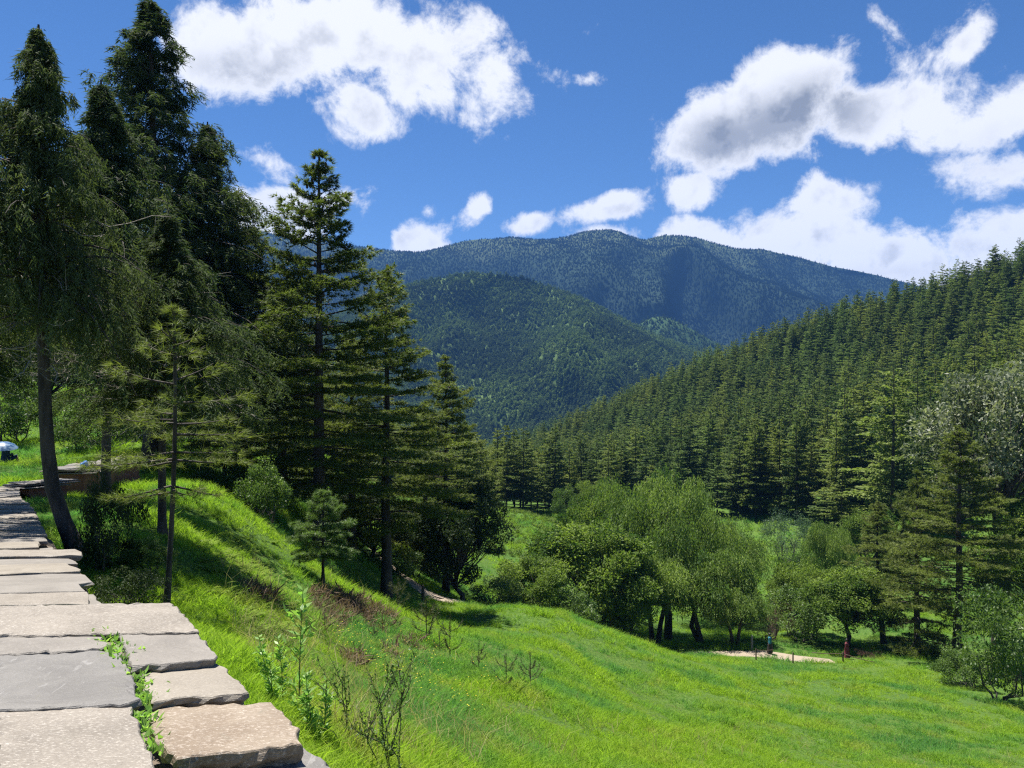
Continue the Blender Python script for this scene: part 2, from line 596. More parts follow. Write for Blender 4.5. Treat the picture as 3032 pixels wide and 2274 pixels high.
# ------------------------------------------------------------------ terrain (a smooth surface through surveyed points)
CTRL = [  # column, row, depth in metres
    (400, 768, 8.0), (450, 768, 9.5), (512, 768, 11), (640, 768, 15), (767, 768, 21), (900, 768, 26), (1024, 768, 30), (1200, 768, 35),
    (230, 655, 7.6), (262, 694, 6.6), (300, 730, 6.1), (340, 768, 5.8),
    (300, 650, 12), (250, 600, 14), (230, 560, 18), (300, 600, 22), (350, 640, 20), (400, 690, 15), (450, 690, 18),
    (512, 683, 20), (600, 690, 28), (700, 700, 35), (767, 658, 69), (850, 663, 68), (1024, 700, 52), (940, 672, 62), (1024, 735, 40),
    (900, 700, 46), (800, 700, 43), (420, 625, 34), (350, 590, 33), (319, 573, 37), (384, 600, 44), (460, 612, 46), (510, 607, 47),
    (560, 613, 49), (620, 640, 57), (690, 659, 66), (560, 650, 32), (620, 665, 38), (650, 700, 32), (435, 600, 53), (445, 594, 58),
    (500, 615, 70), (540, 620, 74), (600, 645, 76), (679, 645, 75), (767, 641, 76), (700, 628, 92), (520, 545, 112), (500, 513, 135), (560, 560, 105),
    (800, 530, 135), (850, 560, 115), (780, 585, 105), (900, 600, 95), (1024, 620, 85), (960, 650, 75), (650, 540, 130), (700, 520, 150),
    (236, 510, 32), (280, 530, 36), (166, 606, 12), (80, 550, 14), (130, 520, 17), (200, 489, 28), (130, 484, 30), (20, 474, 34),
    (0, 447, 48), (-150, 480, 30), (-300, 600, 12), (60, 440, 50), (150, 440, 45), (150, 405, 65), (0, 400, 70), (250, 470, 45),
    (300, 500, 55), (350, 530, 62), (420, 560, 75), (450, 540, 100), (400, 500, 140), (300, 440, 120), (100, 330, 120), (-200, 330, 120), (-300, 420, 60),
    (1024, 285, 300), (900, 322, 340), (800, 352, 370), (700, 390, 400), (600, 437, 430), (540, 463, 440), (480, 478, 420),
    (1024, 420, 430), (900, 440, 460), (800, 455, 490), (700, 475, 510), (600, 495, 530), (480, 505, 530), (300, 480, 400),
    (1200, 230, 300), (1200, 500, 120), (1200, 400, 190), (1300, 650, 70), (1024, 345, 255), (900, 378, 265), (800, 405, 280), (700, 433, 290),
    (600, 460, 300), (500, 480, 300), (1024, 400, 200), (900, 440, 190), (800, 462, 190), (700, 482, 180), (600, 497, 180), (500, 500, 200), (1024, 500, 120), (900, 525, 125),
]
CX3 = [P(*c) for c in CTRL]
CX3 += [np.array(c, float) for c in [(-12.6, 26, -3.2), (-11, 28.5, -3.2), (-12.4, 20, -2.95), (-14.5, 23, -3.0), (-9, 15, -2.85), (-17, 22, -3.0), (-6, 10.5, -2.7), (-.3, 2.6, -2.25), (-1.0, 4.0, -2.3), (.8, 2.0, -2.8), (2.2, 2, -3.4), (5, 3, -5), (10, 5, -7.2), (20, 10, -11), (30, 14, -14),
                                     (-2.2, 2.5, -2.2), (-4, 5, -2.4), (-8, 9, -2.75), (-6, 2, -2.3), (0, 0, -2.2), (-2, -2, -2.1), (2, -2, -3), (12, -2, -7),
                                     (-300, 800, -40), (0, 800, -75), (300, 800, -70), (700, 800, -40), (400, 560, 0), (-120, 260, 20)]]
CX3 = np.array(CX3)


def warp(x, y):
    yy = np.maximum(y, -3.0) + 4.5
    return np.stack([x / yy * 1.3, np.log(yy)], -1), yy


class TPS:
    def __init__(s, pts):
        A, yy = warp(pts[:, 0], pts[:, 1])
        v = pts[:, 2] / yy
        n = len(A)
        r = np.linalg.norm(A[:, None] - A[None], axis=-1)
        K = np.where(r > 0, r * r * np.log(r + 1e-12), 0) + np.eye(n) * 2e-4
        Pm = np.concatenate([np.ones((n, 1)), A], 1)
        Lm = np.zeros((n + 3, n + 3))
        Lm[:n, :n] = K
        Lm[:n, n:] = Pm
        Lm[n:, :n] = Pm.T
        s.w = np.linalg.solve(Lm, np.concatenate([v, np.zeros(3)]))
        s.A = A

    def __call__(s, x, y):
        x = np.atleast_1d(np.asarray(x, float))
        y = np.atleast_1d(np.asarray(y, float))
        out = np.empty(len(x))
        for i in range(0, len(x), 20000):
            q, yy = warp(x[i:i + 20000], y[i:i + 20000])
            r2 = ((q[:, None] - s.A[None]) ** 2).sum(-1)
            U = 0.5 * r2 * np.log(r2 + 1e-18)
            out[i:i + 20000] = (U @ s.w[:-3] + s.w[-3] + q @ s.w[-2:]) * yy
        return out


_tps = TPS(CX3)


def vnoise(x, y, seed=0):
    """cheap smooth value noise, vectorised"""
    xi, yi = np.floor(x).astype(np.int64), np.floor(y).astype(np.int64)
    fx, fy = x - xi, y - yi
    fx, fy = fx * fx * (3 - 2 * fx), fy * fy * (3 - 2 * fy)

    def h(a, b):
        n = (a * 374761393 + b * 668265263 + seed * 974634551) & 0x7fffffff
        n = ((n ^ (n >> 13)) * 1274126177) & 0x7fffffff
        return ((n ^ (n >> 16)) & 0xffff) / 65535.0
    return (h(xi, yi) * (1 - fx) + h(xi + 1, yi) * fx) * (1 - fy) + (h(xi, yi + 1) * (1 - fx) + h(xi + 1, yi + 1) * fx) * fy


def fbm(x, y, o=4, seed=0):
    s, a, t = 0, 0.5, 0
    for k in range(o):
        s = s + a * vnoise(x * 2 ** k, y * 2 ** k, seed + k)
        t += a
        a *= 0.5
    return s / t - 0.5


def ground_z(x, y):
    x = np.atleast_1d(np.asarray(x, float))
    y = np.atleast_1d(np.asarray(y, float))
    z = _tps(x, y)
    d = np.maximum(np.hypot(x, y), 1)
    amp = np.clip(d * 0.018, 0.05, 0.6)
    return z + fbm(x / 3.2, y / 3.2, 3, 3) * amp * 0.9 + fbm(x / 11, y / 11, 2, 9) * np.clip(d * .02, 0, .9)


def gz(x, y):
    return float(ground_z(x, y)[0])


def on_ground(px, d, py=None):
    x = (px - CX) / F * d
    return np.array([x, d, gz(x, d)])


def make_ground():
    bb = np.concatenate([np.linspace(-14, 0, 15)[:-1], np.geomspace(4.5, 1300, 330) - 4.5])
    aa = np.linspace(-1.25, 1.25, 260)
    aa = np.sign(aa) * (np.abs(aa) ** 1.05)
    Y = bb[:, None] * np.ones_like(aa)[None]
    X = aa[None] * (np.maximum(Y, -2) + 4.5)
    Y = Y.ravel()
    X = X.ravel()
    Z = ground_z(X, Y)
    # sink the sheet under the wall so that its stones stay clear
    n, k = len(bb), len(aa)
    i = np.arange(n - 1)[:, None] * k + np.arange(k - 1)[None]
    Q = np.stack([i, i + 1, i + k + 1, i + k], -1).reshape(-1, 4)
    me = np_mesh('ground', np.stack([X, Y, Z], -1), Q, None, True)
    tag(obj('ground', me, M['ground']), 'grassy hillside falling from the stone wall to the valley floor', kind='structure')


make_ground()


# ------------------------------------------------------------------ far hills
def ridge_mesh(name, outline, foot, d_crest, d_foot, mat, seed, n=220, m=70, rough=1.0, pw=1.0, gully=1.0):
    """outline / foot: (column,row) polylines; a solid ridge with spurs and gullies and a back slope"""
    ox, oy = zip(*outline)
    fx, fy = zip(*foot)
    cols = np.linspace(ox[0], ox[-1], n)
    cy = np.interp(cols, ox, oy)
    fyv = np.interp(cols, fx, fy)
    t = np.linspace(0, 1, m)
    Tm, Cm = np.meshgrid(t, cols, indexing='ij')
    CY = np.broadcast_to(cy, Tm.shape)
    FY = np.broadcast_to(fyv, Tm.shape)
    D = d_foot + (d_crest - d_foot) * Tm
    X = (Cm - CX) / F * d_crest * (0.55 + 0.45 * Tm) / 1.0
    zc = (HY - CY) / F * d_crest
    zf = (HY - FY) / F * d_foot
    Z = zf + (zc - zf) * Tm ** pw
    sc = (d_crest - d_foot)
    g = np.abs(fbm(X / (sc * .45) + seed, D / (sc * 1.3) + seed * 3, 4, seed)) * 2
    fine = fbm(X / (sc * .12), D / (sc * .12), 4, seed + 40)
    env = np.sin(np.clip(Tm, 0, 1) * math.pi) ** 0.6
    D2 = D + env * (g - .3) * sc * .55 * gully
    Z = Z + env * (fine * sc * .05 + (0.25 - g) * sc * .10 * gully) * rough
    Z = Z + (1 - env) * fine * sc * .012
    # back slope
    bk = np.linspace(0.1, 1, 8)[:, None]
    Xb = X[-1][None] * np.ones_like(bk)
    Db = D2[-1][None] + bk * sc * .8
    Zb = Z[-1][None] - bk * (zc[-1][None] - zf[-1][None]) * .9 - bk * 20
    X, D2, Z = np.concatenate([X, Xb]), np.concatenate([D2, Db]), np.concatenate([Z, Zb])
    mm = X.shape[0]
    i = np.arange(mm - 1)[:, None] * n + np.arange(n - 1)[None]
    Q = np.stack([i, i + 1, i + n + 1, i + n], -1).reshape(-1, 4)
    V = np.stack([X.ravel(), D2.ravel(), Z.ravel()], -1)
    o = obj(name, np_mesh(name, V, Q, None, True), mat)
    o['kind'] = 'structure'
    return o, np.stack([X, D2, Z], -1)[:m]


k_ = 1024 / 2212
far_out = [(-700, 215), (-300, 212), (0, 215), (150, 222), (260, 231), (300, 239), (370, 248), (415, 252), (440, 247), (463, 241), (486, 238), (520, 239), (550, 241), (566, 237), (580, 233), (607, 230),
           (622, 233), (645, 240), (664, 236), (695, 238), (715, 245), (735, 250), (764, 250), (800, 257), (833, 266), (870, 274), (907, 282), (960, 300), (1100, 330), (1500, 320), (1900, 300)]
H_far, G_far = ridge_mesh('far_mountain', far_out, [(-700, 470), (1900, 470)], 3000, 1750, M['hill_far'], 3, n=420, m=110)
mid_out = [(-300, 330), (100, 345), (300, 330), (380, 297), (425, 282), (465, 273), (490, 274), (520, 277), (545, 287), (575, 298), (600, 310), (630, 324), (660, 338), (690, 350), (720, 356), (745, 362), (800, 385), (900, 430), (1100, 470)]
H_mid, G_mid = ridge_mesh('forested_hill', mid_out, [(-300, 480), (1100, 480)], 1500, 900, M['hill_mid'], 11, n=300, m=90)
spur_out = [(480, 420), (560, 385), (620, 342), (642, 322), (655, 316), (670, 318), (700, 334), (735, 352), (775, 372), (830, 400), (1000, 440)]
H_sp, G_sp = ridge_mesh('forested_spur', spur_out, [(480, 470), (1000, 470)], 1750, 1350, M['hill_spur'], 21, n=160, m=50, gully=.5)
spur2_out = [(700, 420), (760, 372), (800, 345), (835, 325), (860, 318), (900, 330), (960, 340), (1100, 330), (1300, 330)]
H_sp2, G_sp2 = ridge_mesh('forested_spur', spur2_out, [(700, 470), (1300, 470)], 2000, 1500, M['hill_spur'], 27, n=160, m=50, gully=.5)
low_out = [(200, 480), (400, 470), (460, 458), (480, 450), (510, 440), (550, 425), (580, 415), (610, 409), (640, 412), (680, 430), (760, 460), (900, 480)]
H_low, G_low = ridge_mesh('low_wooded_rise', low_out, [(200, 500), (900, 500)], 760, 600, M['hill_mid'], 31, n=160, m=40, gully=.4)
H_far['label'] = 'long dark blue mountain ridge along the skyline'
H_mid['label'] = 'rounded forested hill in front of the skyline ridge'
H_sp['label'] = 'sunlit forested spur right of the rounded hill'
H_sp2['label'] = 'second sunlit spur beside the right hand conifer slope'
H_low['label'] = 'low wooded rise at the foot of the rounded hill'


# ------------------------------------------------------------------ scatter (geometry nodes on a point mesh)
def scatter(name, pts, sc, rot, idx, protos, label, kind='stuff', parent=None):
    me = bpy.data.meshes.new(name)
    n = len(pts)
    me.vertices.add(n)
    me.vertices.foreach_set('co', np.asarray(pts, np.float32).ravel())
    a = me.attributes.new('sc', 'FLOAT', 'POINT')
    a.data.foreach_set('value', np.asarray(sc, np.float32))
    a = me.attributes.new('rt', 'FLOAT_VECTOR', 'POINT')
    a.data.foreach_set('vector', np.asarray(rot, np.float32).ravel())
    a = me.attributes.new('vi', 'INT', 'POINT')
    a.data.foreach_set('value', np.asarray(idx, np.int32))
    o = obj(name, me)
    ng = bpy.data.node_groups.new(name + '_nodes', 'GeometryNodeTree')
    ng.interface.new_socket('Geometry', in_out='INPUT', socket_type='NodeSocketGeometry')
    ng.interface.new_socket('Geometry', in_out='OUTPUT', socket_type='NodeSocketGeometry')
    N, Lk = ng.nodes, ng.links
    gi, go = N.new('NodeGroupInput'), N.new('NodeGroupOutput')
    iop = N.new('GeometryNodeInstanceOnPoints')
    jn = N.new('GeometryNodeJoinGeometry')
    for p in protos:
        oi = N.new('GeometryNodeObjectInfo')
        oi.inputs['Object'].default_value = p
        oi.inputs['As Instance'].default_value = True
        Lk.new(oi.outputs['Geometry'], jn.inputs[0])

    def named(dt, nm):
        q = N.new('GeometryNodeInputNamedAttribute')
        q.data_type = dt
        q.inputs['Name'].default_value = nm
        return q.outputs['Attribute']
    Lk.new(gi.outputs[0], iop.inputs['Points'])
    Lk.new(jn.outputs[0], iop.inputs['Instance'])
    iop.inputs['Pick Instance'].default_value = True
    Lk.new(named('INT', 'vi'), iop.inputs['Instance Index'])
    e2r = N.new('FunctionNodeEulerToRotation')
    Lk.new(named('FLOAT_VECTOR', 'rt'), e2r.inputs[0])
    Lk.new(e2r.outputs[0], iop.inputs['Rotation'])
    Lk.new(named('FLOAT', 'sc'), iop.inputs['Scale'])
    Lk.new(iop.outputs[0], go.inputs[0])
    md = o.modifiers.new('scatter', 'NODES')
    md.node_group = ng
    tag(o, label, kind=kind)
    return o


# ------------------------------------------------------------------ plant builders (each returns meshes of unit plants)
def pine_meshes(seed, H=20.0, R=3.2, base=0.22, whorls=17, per=6, cones=True, dens=1.0, r0=0.22, nl=.20, nw=.030, lean=0.0, top_gap=0.0):
    rng = np.random.default_rng(seed)
    wood, leaf, cone = Acc(), Acc(), Acc()
    hz = np.linspace(0, H, 14)
    bend = np.stack([np.sin(hz / H * 2.2) * lean, np.cos(hz * .6 + seed) * .03, hz], -1)
    wood.tube(bend, np.linspace(r0, .02, 14) * np.where(hz < .5, 1.25, 1), 9)

    def axis(h):
        return np.array([np.interp(h, hz, bend[:, 0]), np.interp(h, hz, bend[:, 1]), h])
    h0 = base * H
    for w in range(whorls):
        s0 = w / (whorls - 1)
        kk = per + rng.integers(-1, 2)
        a0 = rng.uniform(0, 6.28)
        for k in range(kk):
            az = a0 + k * 6.283 / kk + rng.normal(0, .28)
            s = min(max(s0 + rng.normal(0, .28) / whorls, 0), 1)
            h = h0 + (H * .985 - h0) * s ** .92
            Lb = R * ((1 - s) ** .82 * (.72 + .28 * min(1, s * 3.5)) + .05) * (.5 + .8 * rng.random())
            el = math.radians(-8 + 50 * s ** 1.4 + rng.normal(0, 6))
            q = np.linspace(0, 1, 7)
            out = np.array([math.cos(az), math.sin(az), 0])
            side = np.array([-math.sin(az), math.cos(az), 0])
            zc = Lb * (math.sin(el) * q - .20 * (1 - s) * q ** 1.5 + (.10 + .22 * s) * q ** 3)
            wig = rng.normal(0, .05) * Lb * np.sin(q * 3)
            pts = axis(h)[None] + out[None] * (Lb * math.cos(el) * q)[:, None] + side[None] * wig[:, None] + np.array([0, 0, 1])[None] * zc[:, None]
            wood.tube(pts, np.linspace(.018 + .010 * Lb, .006, 7), 4)
            nt = int(max(7, Lb * 62 * dens * (1 - .15 * s)))
            qq = rng.uniform(.22 if s < .75 else .08, 1.0, nt) ** .8
            c = np.stack([np.interp(qq, q, pts[:, i]) for i in range(3)], -1)
            wl = Lb * .38 * np.sin(np.clip(qq * 1.15, 0, 1) * math.pi * .82) + .07
            off = rng.uniform(-1, 1, nt)
            c = c + side[None] * (off * wl)[:, None] + out[None] * (np.abs(off) * wl * .45)[:, None]
            c[:, 2] += rng.normal(0, .045, nt) + .02 - .06 * np.abs(off)
            fwd = unit(out[None] * .9 + side[None] * (np.sign(off) * .55)[:, None] + np.array([0, 0, .25])[None])
            m = 12
            cc = np.repeat(c, m, 0)
            dd = unit(np.repeat(fwd, m, 0) * .75 + rdir(rng, nt * m) * .85 + np.array([0, 0, -.05])[None])
            tt = np.repeat(np.clip(rng.normal(.45, .2, nt), 0, 1), m) + rng.normal(0, .06, nt * m)
            leaf.blades(cc, dd, nl * rng.uniform(.6, 1.15, nt * m), nw, rng, np.clip(tt, 0, 1))
            if cones and s > .45 and rng.random() < .75:
                for _ in range(rng.integers(1, 4)):
                    qa = rng.uniform(.55, 1)
                    cp = np.array([np.interp(qa, q, pts[:, i]) for i in range(3)]) + rng.normal(0, .08, 3)
                    ln = rng.uniform(.16, .26)
                    cone.tube(np.stack([cp + [0, 0, 0], cp + [.01, 0, -.3 * ln], cp + [.015, 0, -.75 * ln], cp + [.015, 0, -ln]]), [.012, .04, .035, .01], 5)
    # leader
    nt = 40
    hh = H * rng.uniform(.93, 1.0, nt)
    c = np.stack([axis(h_) for h_ in hh])
    leaf.blades(np.repeat(c, 6, 0), unit(rdir(rng, nt * 6) * .8 + np.array([0, 0, .7])), nl * .7, nw, rng, rng.uniform(.2, .7, nt * 6))
    return wood, leaf, cone


def cypress_meshes(seed, H=14.0, R=2.6, base=.12, nb=170, strands=22, bl=12, r0=.2, bare=0, trunk=None, spread=1.0, fine=1.0):
    """weeping cypress: rising limbs that hang in long drooping sprays"""
    rng = np.random.default_rng(seed)
    wood, leaf, dead = Acc(), Acc(), Acc()
    hz = np.linspace(0, H, 16)
    if trunk is None:
        bend = np.stack([np.sin(hz * .35 + seed) * .06, np.cos(hz * .3 + seed) * .06, hz], -1)
    else:
        bend = np.stack([np.interp(hz, [p[2] for p in trunk], [p[0] for p in trunk]), np.interp(hz, [p[2] for p in trunk], [p[1] for p in trunk]), hz], -1)
    wood.tube(bend, np.interp(hz / H, [0, .04, .5, 1], [r0 * 1.35, r0, r0 * .62, .02]), 10)

    def axis(h):
        return np.array([np.interp(h, hz, bend[:, 0]), np.interp(h, hz, bend[:, 1]), h])
    for i in range(nb):
        s = (i + rng.random()) / nb
        h = base * H + (H * .99 - base * H) * s
        az = rng.uniform(0, 6.283)
        Lb = R * ((1 - s) ** 1.12 * (.85 + .15 * min(1, s * 5)) + .022) * (.35 + .95 * rng.random() ** .8)
        q = np.linspace(0, 1, 8)
        out = np.array([math.cos(az), math.sin(az), 0])
        side = np.array([-math.sin(az), math.cos(az), 0])
        rise = rng.uniform(.2, .65) + .45 * s
        zc = Lb * (rise * q - (.75 + .2 * rng.random()) * q ** 2.3 * (1 - .55 * s))
        pts = axis(h)[None] + out[None] * (Lb * q)[:, None] + np.array([0, 0, 1])[None] * zc[:, None] + side[None] * (rng.normal(0, .12) * Lb * q ** 2)[:, None]
        wood.tube(pts, np.linspace(.012 + .010 * Lb, .004, 8), 4)
        ns = int(strands * (.45 + Lb / R))
        qq = rng.uniform(.18, 1, ns)
        c = np.stack([np.interp(qq, q, pts[:, k]) for k in range(3)], -1)
        off = rng.uniform(-1, 1, ns)
        w_ = .32 * Lb * np.sin(np.clip(qq, 0, 1) * 2.6) + .05
        c += side[None] * (off * w_)[:, None] + out[None] * (np.abs(off) * w_ * .4)[:, None]
        c[:, 2] -= np.abs(off) * w_ * .35
        sl_ = rng.uniform(.15, .62, ns) * (.3 + .7 * (1 - s)) * spread + .06
        drift = unit(out[None] * rng.uniform(0, .5, ns)[:, None] + side[None] * (off * .35)[:, None] + np.array([0, 0, -1.0])[None])
        u = np.tile(np.linspace(0, 1, bl), ns)
        cc = np.repeat(c, bl, 0) + np.repeat(drift * sl_[:, None], bl, 0) * u[:, None] + rng.normal(0, .025, (ns * bl, 3))
        dd = unit(np.repeat(drift, bl, 0) * .9 + rdir(rng, ns * bl) * .75)
        tt = np.repeat(np.clip(rng.normal(.42, .22, ns), 0, 1), bl) + rng.normal(0, .08, ns * bl)
        leaf.blades(cc, dd, fine * rng.uniform(.09, .20, ns * bl), .030 * fine, rng, np.clip(tt, 0, 1))
    for i in range(bare):
        h = base * H * rng.uniform(.72, 1.5) + .3
        az = rng.uniform(0, 6.283)
        Lb = R * rng.uniform(.4, 1.05)
        q = np.linspace(0, 1, 7)
        out = np.array([math.cos(az), math.sin(az), 0])
        zc = Lb * (-.15 * q + rng.normal(0, .12) * q ** 2 + .05 * np.sin(q * 9 + i))
        pts = axis(h)[None] + out[None] * (Lb * q)[:, None] + np.array([0, 0, 1])[None] * zc[:, None] + rng.normal(0, .025, (7, 3))
        dead.tube(pts, np.linspace(.016, .004, 7), 4)
        for k in range(4):
            qa = rng.uniform(.3, .95)
            b = np.array([np.interp(qa, q, pts[:, j]) for j in range(3)])
            e = unit(out + rng.normal(0, .7, 3)) * rng.uniform(.15, .5)
            dead.tube(np.stack([b, b + e * .5 + [0, 0, -.02], b + e + [0, 0, .03]]), [.007, .005, .002], 3)
    return wood, leaf, dead


def broad_meshes(seed, H=8.0, R=3.6, th=.25, clumps=34, leaves=430, ls=.15, lw=.08, weep=0.0, stems=1, flat=1.0, r0=.18, thin=.5):
    """broadleaf crown made of many leafy clumps on real limbs; weep > 0 hangs the shoots"""
    rng = np.random.default_rng(seed)
    wood, leaf = Acc(), Acc()
    zc = H * (th + 1) / 2
    rz = H * (1 - th) / 2
    roots = []
    for k in range(stems):
        a = rng.uniform(0, 6.28)
        e = np.array([math.cos(a), math.sin(a), 0]) * R * (.32 if stems > 1 else .05)
        b = np.array([math.cos(a), math.sin(a), 0]) * R * (.10 if stems > 1 else 0)
        pts = np.stack([b, b + e * .25 + [0, 0, H * th * .5], b + e * .7 + [0, 0, H * th], b + e + [0, 0, H * (th + .3)]])
        pts[1:3, :2] += rng.normal(0, .06 * R, (2, 2))
        wood.tube(pts, [r0 * 1.25, r0, r0 * .85, r0 * .5], 8)
        roots.append(pts)
    for i in range(clumps):
        d = rdir(rng, 1)[0]
        d[2] = d[2] * .8 + .18
        d = unit(d)
        rr = rng.uniform(.55, 1.0)
        c = np.array([d[0] * R * rr, d[1] * R * rr, zc + d[2] * rz * rr * flat])
        cr = R * rng.uniform(.15, .30)
        rp = roots[rng.integers(0, stems)]
        st = rp[2] * .5 + rp[3] * .5 if rng.random() < .6 else rp[2]
        mid = (st + c) / 2 + np.array([0, 0, -.08 * R]) + rng.normal(0, .08 * R, 3)
        wood.tube(np.stack([st, mid, c]), [r0 * .35, r0 * .2, r0 * .06], 5)
        n = int(leaves * rng.uniform(.7, 1.3))
        ct = np.clip(rng.normal(.45, .27), 0, 1)
        if weep > 0:
            ns = n // 12
            sd = rdir(rng, ns)
            sd[:, 2] = np.abs(sd[:, 2]) * .9
            s0 = c[None] + sd * cr * rng.uniform(.5, 1.0, ns)[:, None]
            ln = weep * rng.uniform(.35, 1.15, ns)
            dr = unit(sd * np.array([.35, .35, 0]) + np.array([0, 0, -1.0]) + rng.normal(0, .08, (ns, 3)))
            u = np.tile(np.linspace(0, 1, 12), ns)
            cc = np.repeat(s0, 12, 0) + np.repeat(dr * ln[:, None], 12, 0) * u[:, None] + rng.normal(0, .05, (ns * 12, 3))
            dd = unit(np.repeat(dr, 12, 0) + rdir(rng, ns * 12) * .7)
            tt = np.repeat(ct + rng.normal(0, .12, ns), 12) + rng.normal(0, .1, ns * 12)
            leaf.blades(cc, dd, ls * rng.uniform(.7, 1.3, ns * 12), lw, rng, np.clip(tt, 0, 1), rhomb=True)
        else:
            sd = rdir(rng, n)
            sd[:, 2] = np.where(sd[:, 2] < 0, sd[:, 2] * .65, sd[:, 2])
            rad = cr * (1 - thin * rng.random(n) ** 2.2)
            lump = 1 + .35 * np.sin(sd[:, 0] * 5 + i) * np.sin(sd[:, 1] * 5 + 2 * i) * np.cos(sd[:, 2] * 4)
            cc = c[None] + sd * (rad * lump)[:, None]
            dd = unit(sd * .55 + rdir(rng, n) + np.array([0, 0, .1]))
            tt = ct + rng.normal(0, .16, n)
            leaf.blades(cc, dd, ls * rng.uniform(.65, 1.35, n), lw * rng.uniform(.8, 1.2, n), rng, np.clip(tt, 0, 1), rhomb=True)
    return wood, leaf


def forest_conifer(seed, H=20.0, R=3.0, whorls=20, per=7, base=.12, dens=1.0, sprig=.42):
    """conifer of the far slope: layered boughs of short sprigs"""
    rng = np.random.default_rng(seed)
    wood, leaf = Acc(), Acc()
    hz = np.linspace(0, H, 6)
    wood.tube(np.stack([np.sin(hz * .2 + seed) * .1, hz * 0, hz], -1), np.linspace(.24, .03, 6), 6)
    for w in range(whorls):
        s0 = w / whorls
        kk = max(3, int(per * (1 - .4 * s0)))
        a0 = rng.uniform(0, 6.28)
        for k in range(kk):
            s = min(max((w + rng.uniform(-.9, .9)) / whorls, 0), .985)
            h = H * (base + (1 - base) * s)
            az = a0 + k * 6.283 / kk + rng.normal(0, .35)
            Lb = R * ((1 - s) ** .8 * (.75 + .25 * min(1, s * 4)) + .05) * (.4 + .9 * rng.random())
            out = np.array([math.cos(az), math.sin(az), 0])
            side = np.array([-math.sin(az), math.cos(az), 0])
            n = int(max(7, Lb * 30 * dens))
            q = rng.uniform(.12, 1, n) ** .75
            off = rng.uniform(-1, 1, n) * (.34 * Lb * (1.1 - q * .7))
            z = h + Lb * (.16 * q + .35 * s * q - .30 * q ** 2 + .10 * q ** 3) + rng.normal(0, .07, n)
            c = out[None] * (Lb * q)[:, None] + side[None] * off[:, None]
            c[:, 2] = z
            dd = unit(out[None] * .8 + side[None] * (np.sign(off) * .6)[:, None] + rdir(rng, n) * .45 + np.array([0, 0, -.12]))
            tt = np.clip(rng.normal(.42, .2, n), 0, 1)
            leaf.blades(c, dd, sprig * rng.uniform(.7, 1.4, n) * (.7 + .3 * (1 - s)), .24 * (sprig / .42), rng, tt, rhomb=True,
                        nrm=unit(np.array([[0, 0, 1.0]]) + rdir(rng, n) * .9))
    return wood, leaf


def tuft(seed, n=16, h=.30, w=.016, spread=.10, lean=.55, segs=2):
    rng = np.random.default_rng(seed)
    A = Acc()
    a = rng.uniform(0, 6.283, n)
    r = spread * np.sqrt(rng.random(n))
    b = np.stack([np.cos(a) * r, np.sin(a) * r, np.full(n, -.03)], -1)
    d = unit(np.stack([rng.normal(0, lean, n), rng.normal(0, lean, n), np.ones(n)], -1))
    L = h * rng.uniform(.55, 1.15, n)[:, None]
    side = unit(np.cross(d, rdir(rng, n))) * w / 2
    m = b + d * L * .55
    bendv = unit(d + np.stack([rng.normal(0, .7, n), rng.normal(0, .7, n), np.full(n, -.35)], -1))
    tp = m + bendv * L * .55
    V = np.stack([b - side, b + side, m + side * .8, m - side * .8, tp], 1).reshape(-1, 3)
    i = np.arange(n)[:, None] * 5
    T = np.concatenate([i + [0, 1, 2], i + [0, 2, 3], i + [3, 2, 4]])
    A.add(V, T, np.repeat(np.clip(rng.normal(.5, .25, n), 0, 1), 5))
    return A


def fern_mesh(seed, fronds=6, L=.45):
    rng = np.random.default_rng(seed)
    A = Acc()
    for k in range(fronds):
        az = k * 6.283 / fronds + rng.normal(0, .3)
        out = np.array([math.cos(az), math.sin(az), 0])
        side = np.array([-math.sin(az), math.cos(az), 0])
        q = np.linspace(.12, 1, 11)
        ln = L * rng.uniform(.7, 1.2)
        c = out[None] * (ln * q * .85)[:, None] + np.array([0, 0, 1])[None] * (ln * (.85 * q - .62 * q ** 2))[:, None]
        for sgn in (-1, 1):
            dd = side[None] * sgn + out[None] * .35 + np.array([0, 0, -.05])[None]
            A.blades(c, np.repeat(dd, 1, 0) * np.ones((11, 1)), ln * .30 * (1.08 - q), .045, rng, np.clip(rng.normal(.5, .2, 11), 0, 1), nrm=np.array([[0, 0, 1.0]]) + rng.normal(0, .2, (11, 3)))
    return A


def proto(name, acc, mat, smooth=False):
    me = acc.mesh(name, smooth)
    me.materials.append(mat)
    return bpy.data.objects.new(name, me)


def tree(name, meshes, loc, scale=(1, 1, 1), rotz=0.0, label=None, cat='tree', group=None, tilt=(0, 0)):
    """an Empty at the foot with trunk and crown under it; meshes: list of (part name, mesh)"""
    e = obj(name, None, loc=loc)
    e.empty_display_size = .3
    e.rotation_euler = (tilt[0], tilt[1], rotz)
    e.scale = scale
    tag(e, label, cat, group)
    made = {}
    for pn, me in meshes:
        up = {'cone_cluster': 'crown', 'dead_twigs': 'trunk'}.get(pn)
        c = made[pn] = obj(pn, me, parent=made.get(up, e))
        if up:
            c['kind'] = 'stuff'
    return e


def finish(prefix, *pairs):
    """pairs: (part name, Acc, material)"""
    out = []
    for pn, acc, mat in pairs:
        if not acc.V:
            continue
        me = acc.mesh(prefix + '_' + pn, smooth=pn in ('trunk', 'cone_cluster'))
        me.materials.append(mat)
        out.append((pn, me))
    return out


def by_picture(px, py_base, d, py_top, h_proto, hw_px=None, r_proto=None):
    """foot on the ground at that column and depth, scaled so that its top reaches the row"""
    g = on_ground(px, d)
    ztop = (HY - py_top) / F * d
    s = (ztop - g[2]) / h_proto
    sx = s if hw_px is None else hw_px / F * d / r_proto
    return g, (sx, sx, s)

